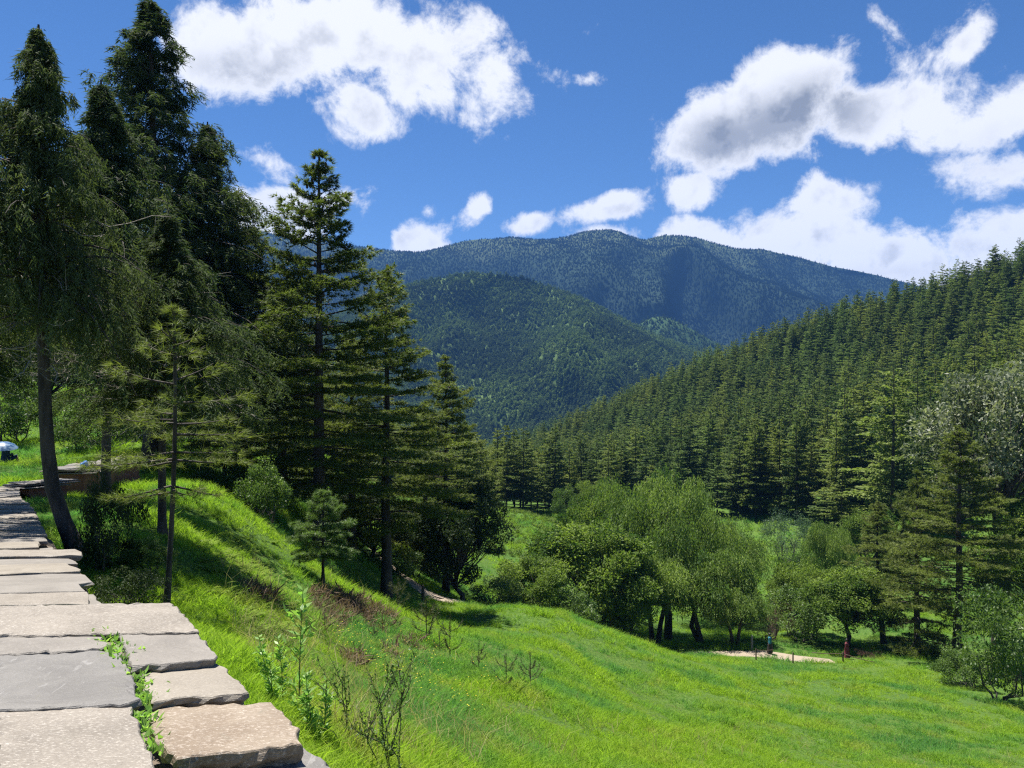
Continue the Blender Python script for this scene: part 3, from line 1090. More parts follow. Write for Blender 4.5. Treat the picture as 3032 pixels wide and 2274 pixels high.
# ------------------------------------------------------------------ the path
def ribbon(name, pts, width, mat, label, lift=.05, seed=1):
    pts = np.array(pts, float)
    s = np.concatenate([[0], np.cumsum(np.hypot(*np.diff(pts, axis=0).T))])
    u = np.arange(0, s[-1], .5)
    c = np.stack([np.interp(u, s, pts[:, 0]), np.interp(u, s, pts[:, 1])], -1)
    tg = unit(np.gradient(c, axis=0))
    nr = np.stack([-tg[:, 1], tg[:, 0]], -1)
    k = 9
    ww = np.linspace(-1, 1, k)
    jit = 1 + .35 * fbm(u / 1.7, u * 0 + seed, 3, seed)
    X = c[:, 0:1] + nr[:, 0:1] * ww[None] * width / 2 * jit[:, None]
    Y = c[:, 1:2] + nr[:, 1:2] * ww[None] * width / 2 * jit[:, None]
    Z = ground_z(X.ravel(), Y.ravel()).reshape(X.shape) + lift - .10 * (np.abs(ww)[None] > .95)
    n = len(u)
    i = np.arange(n - 1)[:, None] * k + np.arange(k - 1)[None]
    Q = np.stack([i, i + 1, i + k + 1, i + k], -1).reshape(-1, 4)
    o = obj(name, np_mesh(name, np.stack([X, Y, Z], -1).reshape(-1, 3), Q, None, True), mat)
    tag(o, label, kind='structure')
    return c


PATHPTS = [P(380, 585, 60)[:2], P(415, 592, 55)[:2], P(440, 600, 53)[:2], P(470, 612, 57)[:2], P(530, 630, 66)[:2], P(620, 652, 70)[:2], P(690, 657, 70.5)[:2],
           P(767, 657, 70)[:2], P(815, 661, 69)[:2], P(838, 661, 68.8)[:2]]
path_c = ribbon('footpath', PATHPTS, 2.2, M['path'], 'pale sandy footpath winding through the trees below the lawn')


def near_path(x, y, r=1.5):
    d2 = ((x[:, None] - path_c[None, ::2, 0]) ** 2 + (y[:, None] - path_c[None, ::2, 1]) ** 2).min(1)
    return d2 < r * r


# ------------------------------------------------------------------ stone wall with slab coping
def plane_pt(px, py, z0, slope=0.0):
    """point on the plane z = z0 - slope*y seen at that place"""
    d = -z0 / ((py - HY) / F - slope)
    return P(px, py, d)


def Z1(zx, zy):          # enlarged-survey units to picture units
    return zx * .1983, 439.0 + zy * .1983


def slab(name, poly, thick, mat, parent, seed, jit=.012, sub=.07, tilt=0.0):
    rng = np.random.default_rng(seed)
    poly = np.array(poly, float)
    n = len(poly)
    ring = []
    for i in range(n):
        a, b = poly[i], poly[(i + 1) % n]
        L = np.linalg.norm(b - a)
        k = max(1, int(L / sub))
        t = np.linspace(0, 1, k, endpoint=False)[:, None]
        seg = a + (b - a) * t
        if k > 2:
            seg[1:, :2] += (rng.normal(0, jit, (k - 1, 2)) + jit * .35 * np.sin(t[1:] * 9 + i))
        ring.append(seg)
    R0 = np.concatenate(ring)
    m = len(R0)
    c = R0.mean(0)
    out = unit((R0 - c) * [1, 1, 0])
    h = rng.normal(0, .003, m)
    rings = [R0 - out * .05 + [0, 0, .001], R0 - out * .006 + np.stack([h * 0, h * 0, h - .001], -1), R0 + np.stack([h * 0, h * 0, -.007 + h], -1),
             R0 + out * rng.normal(0, .008, (m, 1)) - [0, 0, thick * .45], R0 - out * (np.abs(rng.normal(.015, .012, (m, 1)))) - [0, 0, thick * .75],
             R0 - out * (.02 + np.abs(rng.normal(0, .012, (m, 1)))) - [0, 0, thick]]
    bm = bmesh.new()
    vs = [[bm.verts.new(p) for p in r] for r in rings]
    for a, b in zip(vs[:-1], vs[1:]):
        for i in range(m):
            j = (i + 1) % m
            bm.faces.new((a[i], b[i], b[j], a[j]))
    bm.faces.new(vs[0])
    bm.faces.new(list(reversed(vs[-1])))
    bmesh.ops.recalc_face_normals(bm, faces=bm.faces)
    me = bpy.data.meshes.new(name)
    bm.to_mesh(me)
    bm.free()
    return obj(name, me, mat, parent)


wall = obj('stone_wall', None, loc=(0, 0, 0))
tag(wall, 'broad stone wall with big flat coping slabs running from the lower left corner', 'wall')
near = [  # outline (survey units), height, thickness, stone, label
    ([(-30, 842), (430, 833), (860, 825), (905, 860), (1005, 966), (980, 974), (560, 980), (-30, 988)], -1.185, .055, 'granite', 'long pale speckled slab across the whole wall'),
    ([(-30, 994), (490, 985), (560, 1035), (510, 1056), (10, 1086), (-30, 1088)], -1.20, .05, 'slate_tan', None),
    ([(-20, 1096), (540, 1066), (590, 1075), (640, 1120), (710, 1310), (650, 1336), (-20, 1368)], -1.205, .05, 'slate', 'smooth grey slate slab with short pale marks'),
    ([(-20, 1376), (300, 1358), (655, 1342), (700, 1440), (830, 1800), (-20, 1800)], -1.215, .06, 'granite', 'grey speckled slab at the bottom left corner'),
    ([(598, 988), (985, 974), (1040, 1030), (1098, 1095), (1080, 1110), (860, 1128), (668, 1146), (630, 1065)], -1.195, .06, 'slate_tan', None),
    ([(708, 1178), (850, 1145), (1090, 1128), (1135, 1150), (1255, 1270), (1225, 1284), (960, 1300), (775, 1326), (728, 1262)], -1.235, .06, 'granite_tan', 'tan slab in the right row'),
    ([(745, 1392), (810, 1352), (1080, 1338), (1370, 1325), (1470, 1420), (1527, 1535), (1200, 1575), (890, 1610), (780, 1510)], -1.265, .085, 'granite_rust', 'rust brown rough slab in the right row'),
    ([(935, 1680), (1010, 1622), (1300, 1585), (1535, 1556), (1620, 1600), (1790, 1800), (930, 1800)], -1.345, .06, 'slate', 'smooth blue grey slab at the bottom edge'),
]
rs = 100
for poly, z0, th, mt, lb in near:
    pts = [plane_pt(*Z1(*p), z0) for p in poly]
    s_ = slab('coping_slab', pts, th, M[mt], wall, rs, jit=.006, sub=.035)
    if lb:
        s_['label'] = lb
    rs += 1
FZ, FS = -1.485, .045
far = [([(-60, 782), (440, 770), (447, 832), (-60, 838)], 'granite', 0), ([(424, 752), (470, 750), (513, 808), (450, 813)], 'slate_tan', -.06),
       ([(-60, 695), (400, 676), (430, 685), (466, 718), (397, 730), (412, 752), (432, 766), (-60, 778)], 'slate_tan', 0),
       ([(-60, 643), (335, 632), (408, 666), (400, 672), (-60, 690)], 'granite_tan', .015), ([(-60, 609), (348, 602), (395, 625), (330, 629), (-60, 639)], 'slate_tan', 0),
       ([(-60, 572), (380, 568), (412, 580), (412, 600), (350, 599), (-60, 605)], 'granite', .03),
       ([(-60, 523), (195, 516), (196, 545), (-60, 552)], 'granite_tan', 0), ([(199, 536), (268, 530), (272, 556), (199, 561)], 'slate_tan', -.04)]
ys = [518, 492, 468, 446, 426, 407, 390, 374, 359, 345, 332, 320]
xr = [238, 240, 228, 215, 205, 196, 190, 182, 172, 163, 152, 142]
for i in range(len(ys) - 1):
    far.append(([(-60, ys[i + 1] + 2), (xr[i] - 12, ys[i + 1] + 1), (xr[i], ys[i] - 3), (-60, ys[i] - 1)], ['slate_tan', 'granite_tan', 'granite', 'slate'][i % 4], (i % 3) * .012))
far += [([(-60, 305), (95, 288), (130, 318), (-60, 318)], 'granite_tan', 0.0), ([(-60, 272), (98, 262), (100, 284), (-60, 300)], 'slate_tan', .01), ([(-60, 250), (40, 240), (102, 240), (98, 258), (-60, 268)], 'granite_tan', .02)]
for poly, mt, dz in far:
    pts = [plane_pt(*Z1(*p), FZ, FS) + np.array([0, 0, dz]) for p in poly]
    slab('coping_slab', pts, .07, M[mt], wall, rs, jit=.008, sub=.16)
    rs += 1


def wall_body(name, top_poly, depth, mat, parent, seed, drop=.06):
    """coursed rubble under the slabs: one block per stone"""
    rng = np.random.default_rng(seed)
    bm = bmesh.new()
    top = np.array(top_poly, float)
    c = top.mean(0)
    ring_t = c + (top - c) * [.95, .95, 1] - [0, 0, drop]
    ring_b = ring_t - [0, 0, depth]
    n = len(top)
    a = [bm.verts.new(p) for p in ring_t]
    b = [bm.verts.new(p) for p in ring_b]
    for i in range(n):
        j = (i + 1) % n
        bm.faces.new((a[i], b[i], b[j], a[j]))
    bm.faces.new(a)
    bm.faces.new(list(reversed(b)))
    bmesh.ops.subdivide_edges(bm, edges=bm.edges, cuts=6, use_grid_fill=True)
    for v in bm.verts:
        v.co += Vector(rng.normal(0, .018, 3))
    bmesh.ops.recalc_face_normals(bm, faces=bm.faces)
    me = bpy.data.meshes.new(name)
    bm.to_mesh(me)
    bm.free()
    return obj(name, me, mat, parent)


pp = lambda zx, zy, z0, s=0.0: plane_pt(*Z1(zx, zy), z0, s)
wall_body('wall_body', [pp(-30, 845, -1.40), pp(850, 830, -1.40), pp(1180, 1220, -1.40), pp(1700, 1760, -1.42), pp(-30, 1760, -1.40)], 1.1, M['rubble'], wall, 4)
wall_body('wall_body', [pp(-60, 250, FZ - .09, FS), pp(90, 250, FZ - .09, FS), pp(220, 480, FZ - .09, FS), pp(385, 600, FZ - .09, FS), pp(440, 700, FZ - .09, FS), pp(490, 820, FZ - .09, FS), pp(-60, 836, FZ - .09, FS)], .8, M['rubble'], wall, 5)


# red mud walls capped with stacked slates, beyond the end of the coping
def capped_wall(label, A, B, top_z, thick, seed, layers=3, hgt=1.0):
    rng = np.random.default_rng(seed)
    A, B = np.array(A, float), np.array(B, float)
    dr = unit(B - A)
    nr = np.array([-dr[1], dr[0]])
    L = np.linalg.norm(B - A)
    e = obj('red_wall', None, loc=(0, 0, 0))
    tag(e, label, 'wall', 'slate capped red mud walls beyond the coping')
    q = [np.array([*(A + nr * thick / 2), top_z]), np.array([*(B + nr * thick / 2), top_z]), np.array([*(B - nr * thick / 2), top_z]), np.array([*(A - nr * thick / 2), top_z])]
    wall_body('wall_body', q, hgt, M['redmud'], e, seed, drop=0)
    for ly in range(layers):
        u = -.15
        z = top_z + .05 + ly * .055
        wd = thick * (1.35 - .16 * ly)
        while u < L:
            w = rng.uniform(.38, .7)
            o1, o2 = rng.normal(0, .07, 2)
            p = [A + dr * (u + .01) + nr * (wd / 2 + o1), A + dr * (u + w - .02) + nr * (wd / 2 + o2), A + dr * (u + w - .02 + o1 * .4) - nr * (wd / 2 - o2), A + dr * (u + .01 + o2 * .4) - nr * (wd / 2 - o1)]
            tl = rng.normal(0, .012, 4)
            slab('slate', [np.array([*pt, z + t_]) for pt, t_ in zip(p, tl)], .035, M[['slate_tan', 'granite_tan', 'slate'][rng.integers(0, 3)]], e, seed * 50 + int(u * 10) + ly, jit=.01, sub=.25)
            u += w
    return e


def pxy(zx, zy, d):
    q = P(*Z1(zx, zy), d)
    return q


a, b = pxy(105, 245, 22.5), pxy(300, 250, 23.5)
capped_wall('low red mud wall with slates stacked on top just past the end of the coping', a[:2], b[:2], a[2] - .02, .8, 21, 3, .7)
a, b = pxy(330, 190, 25), pxy(500, 150, 27.5)
capped_wall('red mud wall piled with pale slates behind the leaning trunk', a[:2], b[:2], pxy(400, 165, 26)[2], 1.1, 22, 4, .9)
a, b = pxy(505, 128, 28), pxy(665, 125, 30)
capped_wall('farthest red mud wall, mostly in shade, right of the pale slates', a[:2], b[:2], pxy(600, 120, 29)[2], .7, 23, 3, .9)

# blue bag on the slates
bm = bmesh.new()
bmesh.ops.create_icosphere(bm, subdivisions=2, radius=.11)
for v in bm.verts:
    v.co = Vector((v.co.x * 1.2, v.co.y, max(v.co.z, -.06) * (1.1 + .5 * math.sin(v.co.x * 30)))) + Vector(np.random.default_rng(3).normal(0, .006, 3))
me = bpy.data.meshes.new('bag')
bm.to_mesh(me)
bm.free()
q = pxy(330, 190, 25)
q = np.array([q[0] + .45, q[1] + .25, pxy(400, 165, 26)[2] + .05 + 3 * .055 + .07])
tag(obj('bag', me, M['bluebag'], loc=q), 'small blue bundle lying on the slates beside the leaning trunk', 'bag')

# ------------------------------------------------------------------ plant prototypes
PINE_A = finish('pine', *zip(('trunk', 'crown', 'cone_cluster'), pine_meshes(1, H=20, R=3.3, whorls=22, dens=.92), (M['bark'], M['pine'], M['cone'])))
PINE_B = finish('pine', *zip(('trunk', 'crown', 'cone_cluster'), pine_meshes(2, H=20, R=3.0, whorls=20, base=.24, dens=.88, lean=.5), (M['bark'], M['pine'], M['cone'])))
PINE_C = finish('pine', *zip(('trunk', 'crown'), pine_meshes(3, H=14, R=3.4, whorls=17, base=.08, cones=False, dens=.75, nl=.24), (M['bark'], M['pine'])))
PINE_Y = finish('young_pine', *zip(('trunk', 'crown'), pine_meshes(4, H=5, R=1.35, whorls=8, base=.34, cones=False, dens=1.7, r0=.07, nl=.2, nw=.018), (M['bark'], M['pine_young'])))
PINE_T = finish('thin_pine', *zip(('trunk', 'crown'), pine_meshes(5, H=6.4, R=1.25, whorls=8, base=.40, per=4, cones=False, dens=.6, r0=.042, nl=.17, nw=.008, lean=.12), (M['bark'], M['pine'])))
CYP_A = finish('cypress', *zip(('trunk', 'crown', 'dead_twigs'), cypress_meshes(11, H=10, R=2.3, base=.45, nb=190, strands=25, bl=18, r0=.145, fine=.8, bare=46, trunk=[(0, 0, 0), (-.55, .1, 1.1), (-.75, .2, 2.2), (-.85, .2, 5), (-.9, .2, 10)]), (M['bark'], M['cypress'], M['twig'])))
CYP_B = finish('cypress', *zip(('trunk', 'crown', 'dead_twigs'), cypress_meshes(12, H=18, R=3.3, base=.24, nb=260, strands=24, bl=18, r0=.15, bare=14, spread=1.5), (M['bark'], M['cypress'], M['twig'])))
CYP_C = finish('cypress', *zip(('trunk', 'crown', 'dead_twigs'), cypress_meshes(13, H=12, R=2.5, base=.40, nb=180, strands=24, bl=17, r0=.10, bare=46, spread=1.2), (M['bark'], M['cypress'], M['twig'])))
BR_A = finish('broadleaf', *zip(('trunk', 'crown'), broad_meshes(21, H=8, R=3.6, th=.28, clumps=64, leaves=520, ls=.21, lw=.11), (M['bark'], M['leaf'])))
BR_B = finish('broadleaf', *zip(('trunk', 'crown'), broad_meshes(22, H=7, R=3.4, th=.22, clumps=54, leaves=460, ls=.19, lw=.10, stems=3, r0=.11), (M['bark'], M['leaf'])))
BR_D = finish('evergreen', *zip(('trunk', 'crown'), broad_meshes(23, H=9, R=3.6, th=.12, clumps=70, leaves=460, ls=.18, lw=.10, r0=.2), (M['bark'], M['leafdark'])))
BR_S = finish('silver_tree', *zip(('trunk', 'crown'), broad_meshes(24, H=16, R=4.6, th=.45, clumps=56, leaves=340, ls=.27, lw=.13, r0=.34, thin=.7), (M['bark'], M['leafsilver'])))
WIL_A = finish('willow', *zip(('trunk', 'crown'), broad_meshes(31, H=11, R=4.6, th=.30, clumps=64, leaves=700, ls=.24, lw=.06, weep=2.3, r0=.28), (M['bark'], M['willow'])))
WIL_B = finish('willow', *zip(('trunk', 'crown'), broad_meshes(32, H=8, R=3.4, th=.36, clumps=50, leaves=640, ls=.22, lw=.06, weep=1.6, stems=2, r0=.17), (M['bark'], M['willow'])))
BU_A = finish('bush', *zip(('trunk', 'crown'), broad_meshes(41, H=2.6, R=1.7, th=.05, clumps=30, leaves=260, ls=.11, lw=.06, stems=4, r0=.035), (M['barkgrey'], M['bush'])))
BU_B = finish('bush', *zip(('trunk', 'crown'), broad_meshes(42, H=3.4, R=1.9, th=.12, clumps=30, leaves=260, ls=.13, lw=.06, stems=5, r0=.04), (M['barkgrey'], M['bush'])))
BU_S = finish('bush', *zip(('trunk', 'crown'), broad_meshes(43, H=3.0, R=2.0, th=.08, clumps=30, leaves=240, ls=.13, lw=.035, stems=5, r0=.04), (M['barkgrey'], M['leafblue'])))
BU_R = finish('bush', *zip(('trunk', 'crown'), broad_meshes(44, H=3.4, R=2.2, th=.12, clumps=28, leaves=230, ls=.18, lw=.018, stems=5, r0=.05), (M['bark'], M['redtwig'])))
BU_K = finish('bush', *zip(('trunk', 'crown'), broad_meshes(45, H=2.4, R=1.2, th=.05, clumps=26, leaves=300, ls=.10, lw=.035, weep=.5, stems=4, r0=.03), (M['barkgrey'], M['leafdark'])))
FC = []
for k_i in range(5):
    w_, l_ = forest_conifer(60 + k_i, H=20, R=[4.6, 5.2, 4.2, 4.8, 3.9][k_i], whorls=[22, 20, 24, 19, 23][k_i], base=[.10, .16, .12, .2, .14][k_i])
    FC.append(finish('forest_conifer', ('trunk', w_, M['bark']), ('crown', l_, M['forest'])))

# ------------------------------------------------------------------ the conifer forest of the right hand slope
rng = np.random.default_rng(77)
edge_c = [-400, 250, 420, 470, 560, 650, 700, 800, 900, 1024, 1150, 1500]
edge_d = [150, 150, 138, 142, 146, 140, 150, 140, 122, 108, 100, 90]
gx, gy = np.meshgrid(np.arange(-130, 470, 4.8), np.arange(88, 480, 4.8))
gx = gx.ravel() + rng.uniform(-2.6, 2.6, gx.size)
gy = gy.ravel() + rng.uniform(-2.6, 2.6, gy.size)
col = CX + F * gx / gy
ok = (gy > np.interp(col, edge_c, edge_d) + rng.uniform(-3, 5, len(gx))) & (col > 120) & (col < 1130)
gx, gy, col = gx[ok], gy[ok], col[ok]
gzv = ground_z(gx, gy)
hgt = np.interp(col, [200, 500, 700, 850, 1024], [11.5, 12, 14, 16, 16.5]) * (.55 + .75 * rng.random(len(gx)) ** .8) * np.interp(gy, [110, 190], [1.15, .95])
# leave out what lies wholly behind the crest
row_top = HY - F * (gzv + hgt) / gy
order = np.argsort(gy)
best = np.full(1400, 999.0)
vis = np.zeros(len(gx), bool)
for i in order:
    c0 = int(np.clip(col[i], 1, 1390))
    hw = max(1, int(F * 1.2 / gy[i]))
    seg = best[max(0, c0 - hw):c0 + hw + 1]
    if row_top[i] < seg.mean() + 4:
        vis[i] = True
    seg[:] = np.minimum(seg, row_top[i] + .25 * F * hgt[i] / gy[i])
gx, gy, gzv, hgt, col, row_top = [v[vis] for v in (gx, gy, gzv, hgt, col, row_top)]
size = np.where((col > 425) & (col < 1040), hgt / gy, hgt / gy * .2)
rank = np.argsort(-size)
ind = rank[:300]
for n_, i in enumerate(ind):
    v_ = int(rng.integers(0, 5))
    s_ = hgt[i] / 20
    tree('forest_conifer', FC[v_], (gx[i], gy[i], gzv[i] - .2), (s_ * rng.uniform(.68, 1.3), s_ * rng.uniform(.68, 1.3), s_), rng.uniform(0, 6.28),
         'dark green conifer in the dense forest on the right hand slope', 'conifer', 'conifers of the right hand slope')
rest = rank[300:]
prs = []
for k_i, ms in enumerate(FC):
    both = bpy.data.meshes.new('far_conifer')
    bm = bmesh.new()
    for mi, (pn, me) in enumerate(ms):
        nb0 = len(bm.faces)
        bm.from_mesh(me)
        bm.faces.ensure_lookup_table()
        for f_ in bm.faces[nb0:]:
            f_.material_index = mi
    bm.to_mesh(both)
    bm.free()
    both.materials.append(M['bark'])
    both.materials.append(M['forest'])
    prs.append(bpy.data.objects.new('far_conifer', both))
scatter('conifer_forest', np.stack([gx[rest], gy[rest], gzv[rest] - .2], -1), hgt[rest] / 20, np.stack([rest * 0, rest * 0, rng.uniform(0, 6.28, len(rest))], -1),
        rng.integers(0, 5, len(rest)), prs, 'conifers higher up the right hand slope merging into one forest')

# far woods on the hills behind
lo, lof, los = [], [], []
for k_i in range(3):
    w_, l_ = forest_conifer(90 + k_i, H=12, R=[2.6, 3.2, 2.9][k_i], whorls=7, per=5, base=.05, dens=.55, sprig=1.5)
    lo.append(proto('hill_conifer', l_, M['midforest']))
    lof.append(proto('mountain_conifer', l_, M['farforest']))
    los.append(proto('spur_conifer', l_, M['spurforest']))
rl = np.random.default_rng(95)
A_ = Acc()
dd_ = rdir(rl, 70)
A_.blades(dd_ * [2.6, 2.6, 2.2] + [0, 0, 3.2], dd_ + rdir(rl, 70) * .8, 2.0, 1.6, rl, rl.uniform(.3, 1, 70), rhomb=True)
lo.append(proto('hill_broadleaf', A_, M['midforest']))
lof.append(proto('mountain_broadleaf', A_, M['farforest']))
los.append(proto('spur_broadleaf', A_, M['spurforest']))


def wood_on(name, G, n, seed, label, smin, smax, jmin=0.0, colr=(-80, 1110), bl=.3, pr=None):
    r = np.random.default_rng(seed)
    m, k = G.shape[:2]
    out = []
    while sum(len(o) for o in out) < n:
        i = r.uniform(jmin * (m - 1), m - 1.001, n)
        j = r.uniform(0, k - 1.001, n)
        i0, j0 = i.astype(int), j.astype(int)
        fi, fj = (i - i0)[:, None], (j - j0)[:, None]
        p = (G[i0, j0] * (1 - fi) + G[i0 + 1, j0] * fi) * (1 - fj) + (G[i0, j0 + 1] * (1 - fi) + G[i0 + 1, j0 + 1] * fi) * fj
        c = CX + F * p[:, 0] / p[:, 1]
        out.append(p[(c > colr[0]) & (c < colr[1])])
    p = np.concatenate(out)[:n]
    patchy = fbm(p[:, 0] / 90, p[:, 1] / 90, 3, seed)
    idx = np.where(r.random(n) < bl + patchy * 1.2, 3, r.integers(0, 3, n))
    sc_ = r.uniform(smin, smax, n)
    scatter(name, p - [0, 0, .6], sc_, np.stack([np.zeros(n), np.zeros(n), r.uniform(0, 6.28, n)], -1), idx, pr or lo, label)


wood_on('hill_forest', G_mid, 42000, 1, 'forest covering the rounded hill', .5, .9, .05, (200, 830))
wood_on('spur_forest', G_sp, 10000, 2, 'sunlit forest on the spur right of the rounded hill', .5, .85, .1, (450, 900), .45, los)
wood_on('spur_forest', G_sp2, 10000, 3, 'forest on the second spur beside the conifer slope', .5, .85, .1, (650, 1000), .45, los)
wood_on('rise_forest', G_low, 5000, 4, 'bushy woods on the low rise below the rounded hill', .45, .8, 0, (350, 800), .6)
wood_on('mountain_forest', G_far, 80000, 5, 'distant forest on the skyline mountain', .38, .68, .3, (200, 1040), .2, lof)

# ------------------------------------------------------------------ single trees
def put(name, ms, px, d, py_top, hp, label, cat='tree', hw=None, rp=None, rot=0.0, group=None, tilt=(0, 0), sink=.1):
    g, s = by_picture(px, 0, d, py_top, hp, hw, rp)
    g[2] -= sink
    return tree(name, ms, g, s, rot, label, cat, group, tilt)


# weeping cypresses on the left
e = put('weeping_cypress', CYP_A, 80, 14, 14, 10, 'weeping cypress with leaning dark trunk growing beside the far coping slabs', hw=122, rp=2.3)
put('weeping_cypress', CYP_B, 153, 37, -6, 18, 'tallest pointed weeping cypress, its tip reaching the top of the picture', hw=165, rp=3.3, rot=1.0)
put('weeping_cypress', CYP_B, 207, 38, 120, 18, 'narrower weeping cypress on the right flank of the tallest one', hw=110, rp=3.3, rot=2.6)
put('weeping_cypress', CYP_C, 104, 24, 78, 12, 'weeping cypress with bare grey twigs between the leaning trunk and the tallest cypress', hw=120, rp=2.5, rot=.6)
put('weeping_cypress', CYP_C, 165, 16, 205, 12, 'shorter weeping cypress in front, its sprays lit by the sun', hw=110, rp=2.5, rot=3.0)
put('weeping_cypress', CYP_C, -48, 17, 80, 12, 'weeping cypress cut off by the left edge of the picture', hw=110, rp=2.5, rot=4.2)
put('thin_pine', PINE_T, 166, 12, 300, 6.4, 'thin young pine with a bare straight stem just behind the coping slabs', hw=88, rp=1.25, rot=.4)
# pines
put('blue_pine', PINE_A, 319, 37, 147, 20, 'tallest blue pine with cones, its top standing clear against the sky', hw=112, rp=3.3, rot=.3)
put('blue_pine', PINE_B, 386, 45, 266, 20, 'second blue pine, right of the tallest pine', hw=82, rp=3.0, rot=1.7)
put('blue_pine', PINE_A, 446, 60, 354, 20, 'shorter blue pine whose trunk rises out of the dark evergreen bush', hw=58, rp=3.3, rot=2.4)
put('blue_pine', PINE_B, 238, 39, 186, 20, 'blue pine between the cypresses and the tallest pine', hw=85, rp=3.0, rot=2.0)
put('blue_pine', PINE_C, 282, 47, 300, 14, 'lower broad blue pine in the gap left of the tallest pine', hw=85, rp=3.4, rot=.9)
put('blue_pine', PINE_C, 352, 52, 330, 14, 'pine standing in shade behind the tallest pine', hw=75, rp=3.4, rot=3.9)
put('blue_pine', PINE_C, 425, 70, 400, 14, 'pine standing in shade behind the second pine', hw=58, rp=3.4, rot=5.1)
put('blue_pine', PINE_B, 225, 36, 330, 20, 'slim leaning pine with its dark stem beside the green mound', hw=36, rp=3.0, rot=5.0, tilt=(0, .08))
put('young_pine', PINE_Y, 323, 25, 488, 5, 'young fresh green pine in front of the tallest pine', hw=34, rp=1.35, rot=.2)
# right hand group
put('blue_pine', PINE_C, 917, 72, 468, 14, 'pale green pine left of the two tall bare trunks on the right', hw=54, rp=3.4, rot=.5)
put('blue_pine', PINE_B, 884, 78, 500, 20, 'smaller pine at the left end of the right hand pine group', hw=40, rp=3.0, rot=3.1)
put('blue_pine', PINE_B, 957, 66, 424, 20, 'tall dark pine with long straight trunk at the right', hw=64, rp=3.0, rot=4.4)
put('silver_tree', BR_S, 998, 76, 354, 16, 'tall broadleaf tree with silvery leaves at the right edge', hw=72, rp=4.6, rot=1.1)
put('broadleaf_tree', BR_A, 1032, 70, 505, 8, 'pale broadleaf tree cut off by the right edge below the silvery tree', hw=50, rp=3.6, rot=2.2)
put('conifer', FC[1], 893, 118, 365, 20, 'drooping conifer standing alone before the forest, left of the silvery tree', hw=34, rp=3.4)
put('bush', BU_B, 1000, 52, 590, 3.4, 'feathery green bush on two short stems at the right edge of the lawn', 'bush', hw=48, rp=1.9, rot=.3)
put('bush', BU_A, 962, 57, 650, 2.6, 'low bush left of the feathery bush at the lawn edge', 'bush', hw=28, rp=1.7)
# willows and broadleaf group in the middle
WG = 'willows and broadleaf trees along the footpath'
put('willow', WIL_A, 668, 82, 474, 11, 'tallest weeping willow in the middle of the grove', hw=62, rp=4.6, rot=.3)
put('willow', WIL_A, 622, 86, 482, 11, 'weeping willow just left of the tallest willow', hw=52, rp=4.6, rot=2.3)
put('willow', WIL_B, 655, 76, 540, 8, 'front weeping willow with yellowish shoots below the tallest willow', hw=50, rp=3.4, rot=1.0)
put('willow', WIL_B, 705, 76, 545, 8, 'weeping willow with several slim stems right of the front willow', hw=48, rp=3.4, rot=2.9)
put('willow', WIL_B, 735, 74, 578, 8, 'low weeping willow at the right end of the grove', hw=34, rp=3.4, rot=4.1)
put('willow', WIL_A, 722, 92, 520, 11, 'weeping willow behind the right end of the grove', hw=52, rp=4.6, rot=5.0)
put('broadleaf_tree', BR_A, 590, 74, 528, 8, 'round dense broadleaf tree at the left of the willow grove', hw=62, rp=3.6, rot=.7)
put('broadleaf_tree', BR_A, 584, 86, 508, 8, 'broadleaf tree with yellow green top behind the round one', hw=36, rp=3.6, rot=3.0)
put('broadleaf_tree', BR_B, 622, 72, 560, 7, 'shaded broadleaf tree between the round tree and the willows', hw=45, rp=3.4, rot=1.7)
put('broadleaf_tree', BR_B, 530, 63, 555, 7, 'small broadleaf tree standing behind the grassy crest', hw=38, rp=3.4, rot=2.0)
put('bush', BU_B, 496, 60, 578, 3.4, 'leafy bush between the dark evergreen and the small broadleaf tree', 'bush', hw=30, rp=1.9)
put('bush', BU_A, 570, 63, 590, 2.6, 'soft pale bush just above the grassy crest', 'bush', hw=34, rp=1.7)
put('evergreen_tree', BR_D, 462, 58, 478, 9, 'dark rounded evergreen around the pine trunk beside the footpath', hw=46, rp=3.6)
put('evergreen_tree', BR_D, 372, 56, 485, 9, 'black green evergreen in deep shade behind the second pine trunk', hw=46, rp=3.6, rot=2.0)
put('broadleaf_tree', BR_B, 415, 62, 505, 7, 'light green broadleaf tree left of the dark rounded evergreen', hw=34, rp=3.4, rot=.4)
put('bush', BU_B, 395, 54, 550, 3.4, 'grey green bush at the head of the footpath', 'bush', hw=32, rp=1.9, rot=1.2)
put('broadleaf_tree', BR_A, 848, 75, 570, 8, 'dark round broadleaf tree beside the person in maroon', hw=44, rp=3.6, rot=1.9)
put('broadleaf_tree', BR_B, 800, 82, 560, 7, 'loose pale broadleaf tree left of the dark round tree', hw=32, rp=3.4, rot=2.7)
put('bush', BU_B, 800, 77, 588, 3.4, 'broad leafy bush behind the footpath right of the rusty thicket', 'bush', hw=36, rp=1.9, rot=.8)
put('bush', BU_R, 766, 77, 600, 3.4, 'rusty brown thicket of bare twigs behind the person in teal', 'bush', hw=30, rp=2.2)
put('bush', BU_S, 785, 116, 510, 3.0, 'blue green rounded shrub in the valley field', 'bush', hw=24, rp=2.0)
put('willow', WIL_B, 828, 98, 520, 8, 'small drooping willow in the valley field', hw=26, rp=3.4, rot=.6)
put('bush', BU_A, 812, 108, 545, 2.6, 'small bush at the left foot of the drooping valley willow', 'bush', hw=20, rp=1.7)
put('broadleaf_tree', BR_B, 868, 112, 508, 7, 'round valley tree below the lone drooping conifer', hw=26, rp=3.4)
put('conifer', FC[2], 824, 124, 488, 20, 'short yellowish conifer at the edge of the valley field', hw=15, rp=2.7)
put('conifer', FC[0], 842, 121, 470, 20, 'taller yellowish conifer at the edge of the valley field', hw=18, rp=3.0)
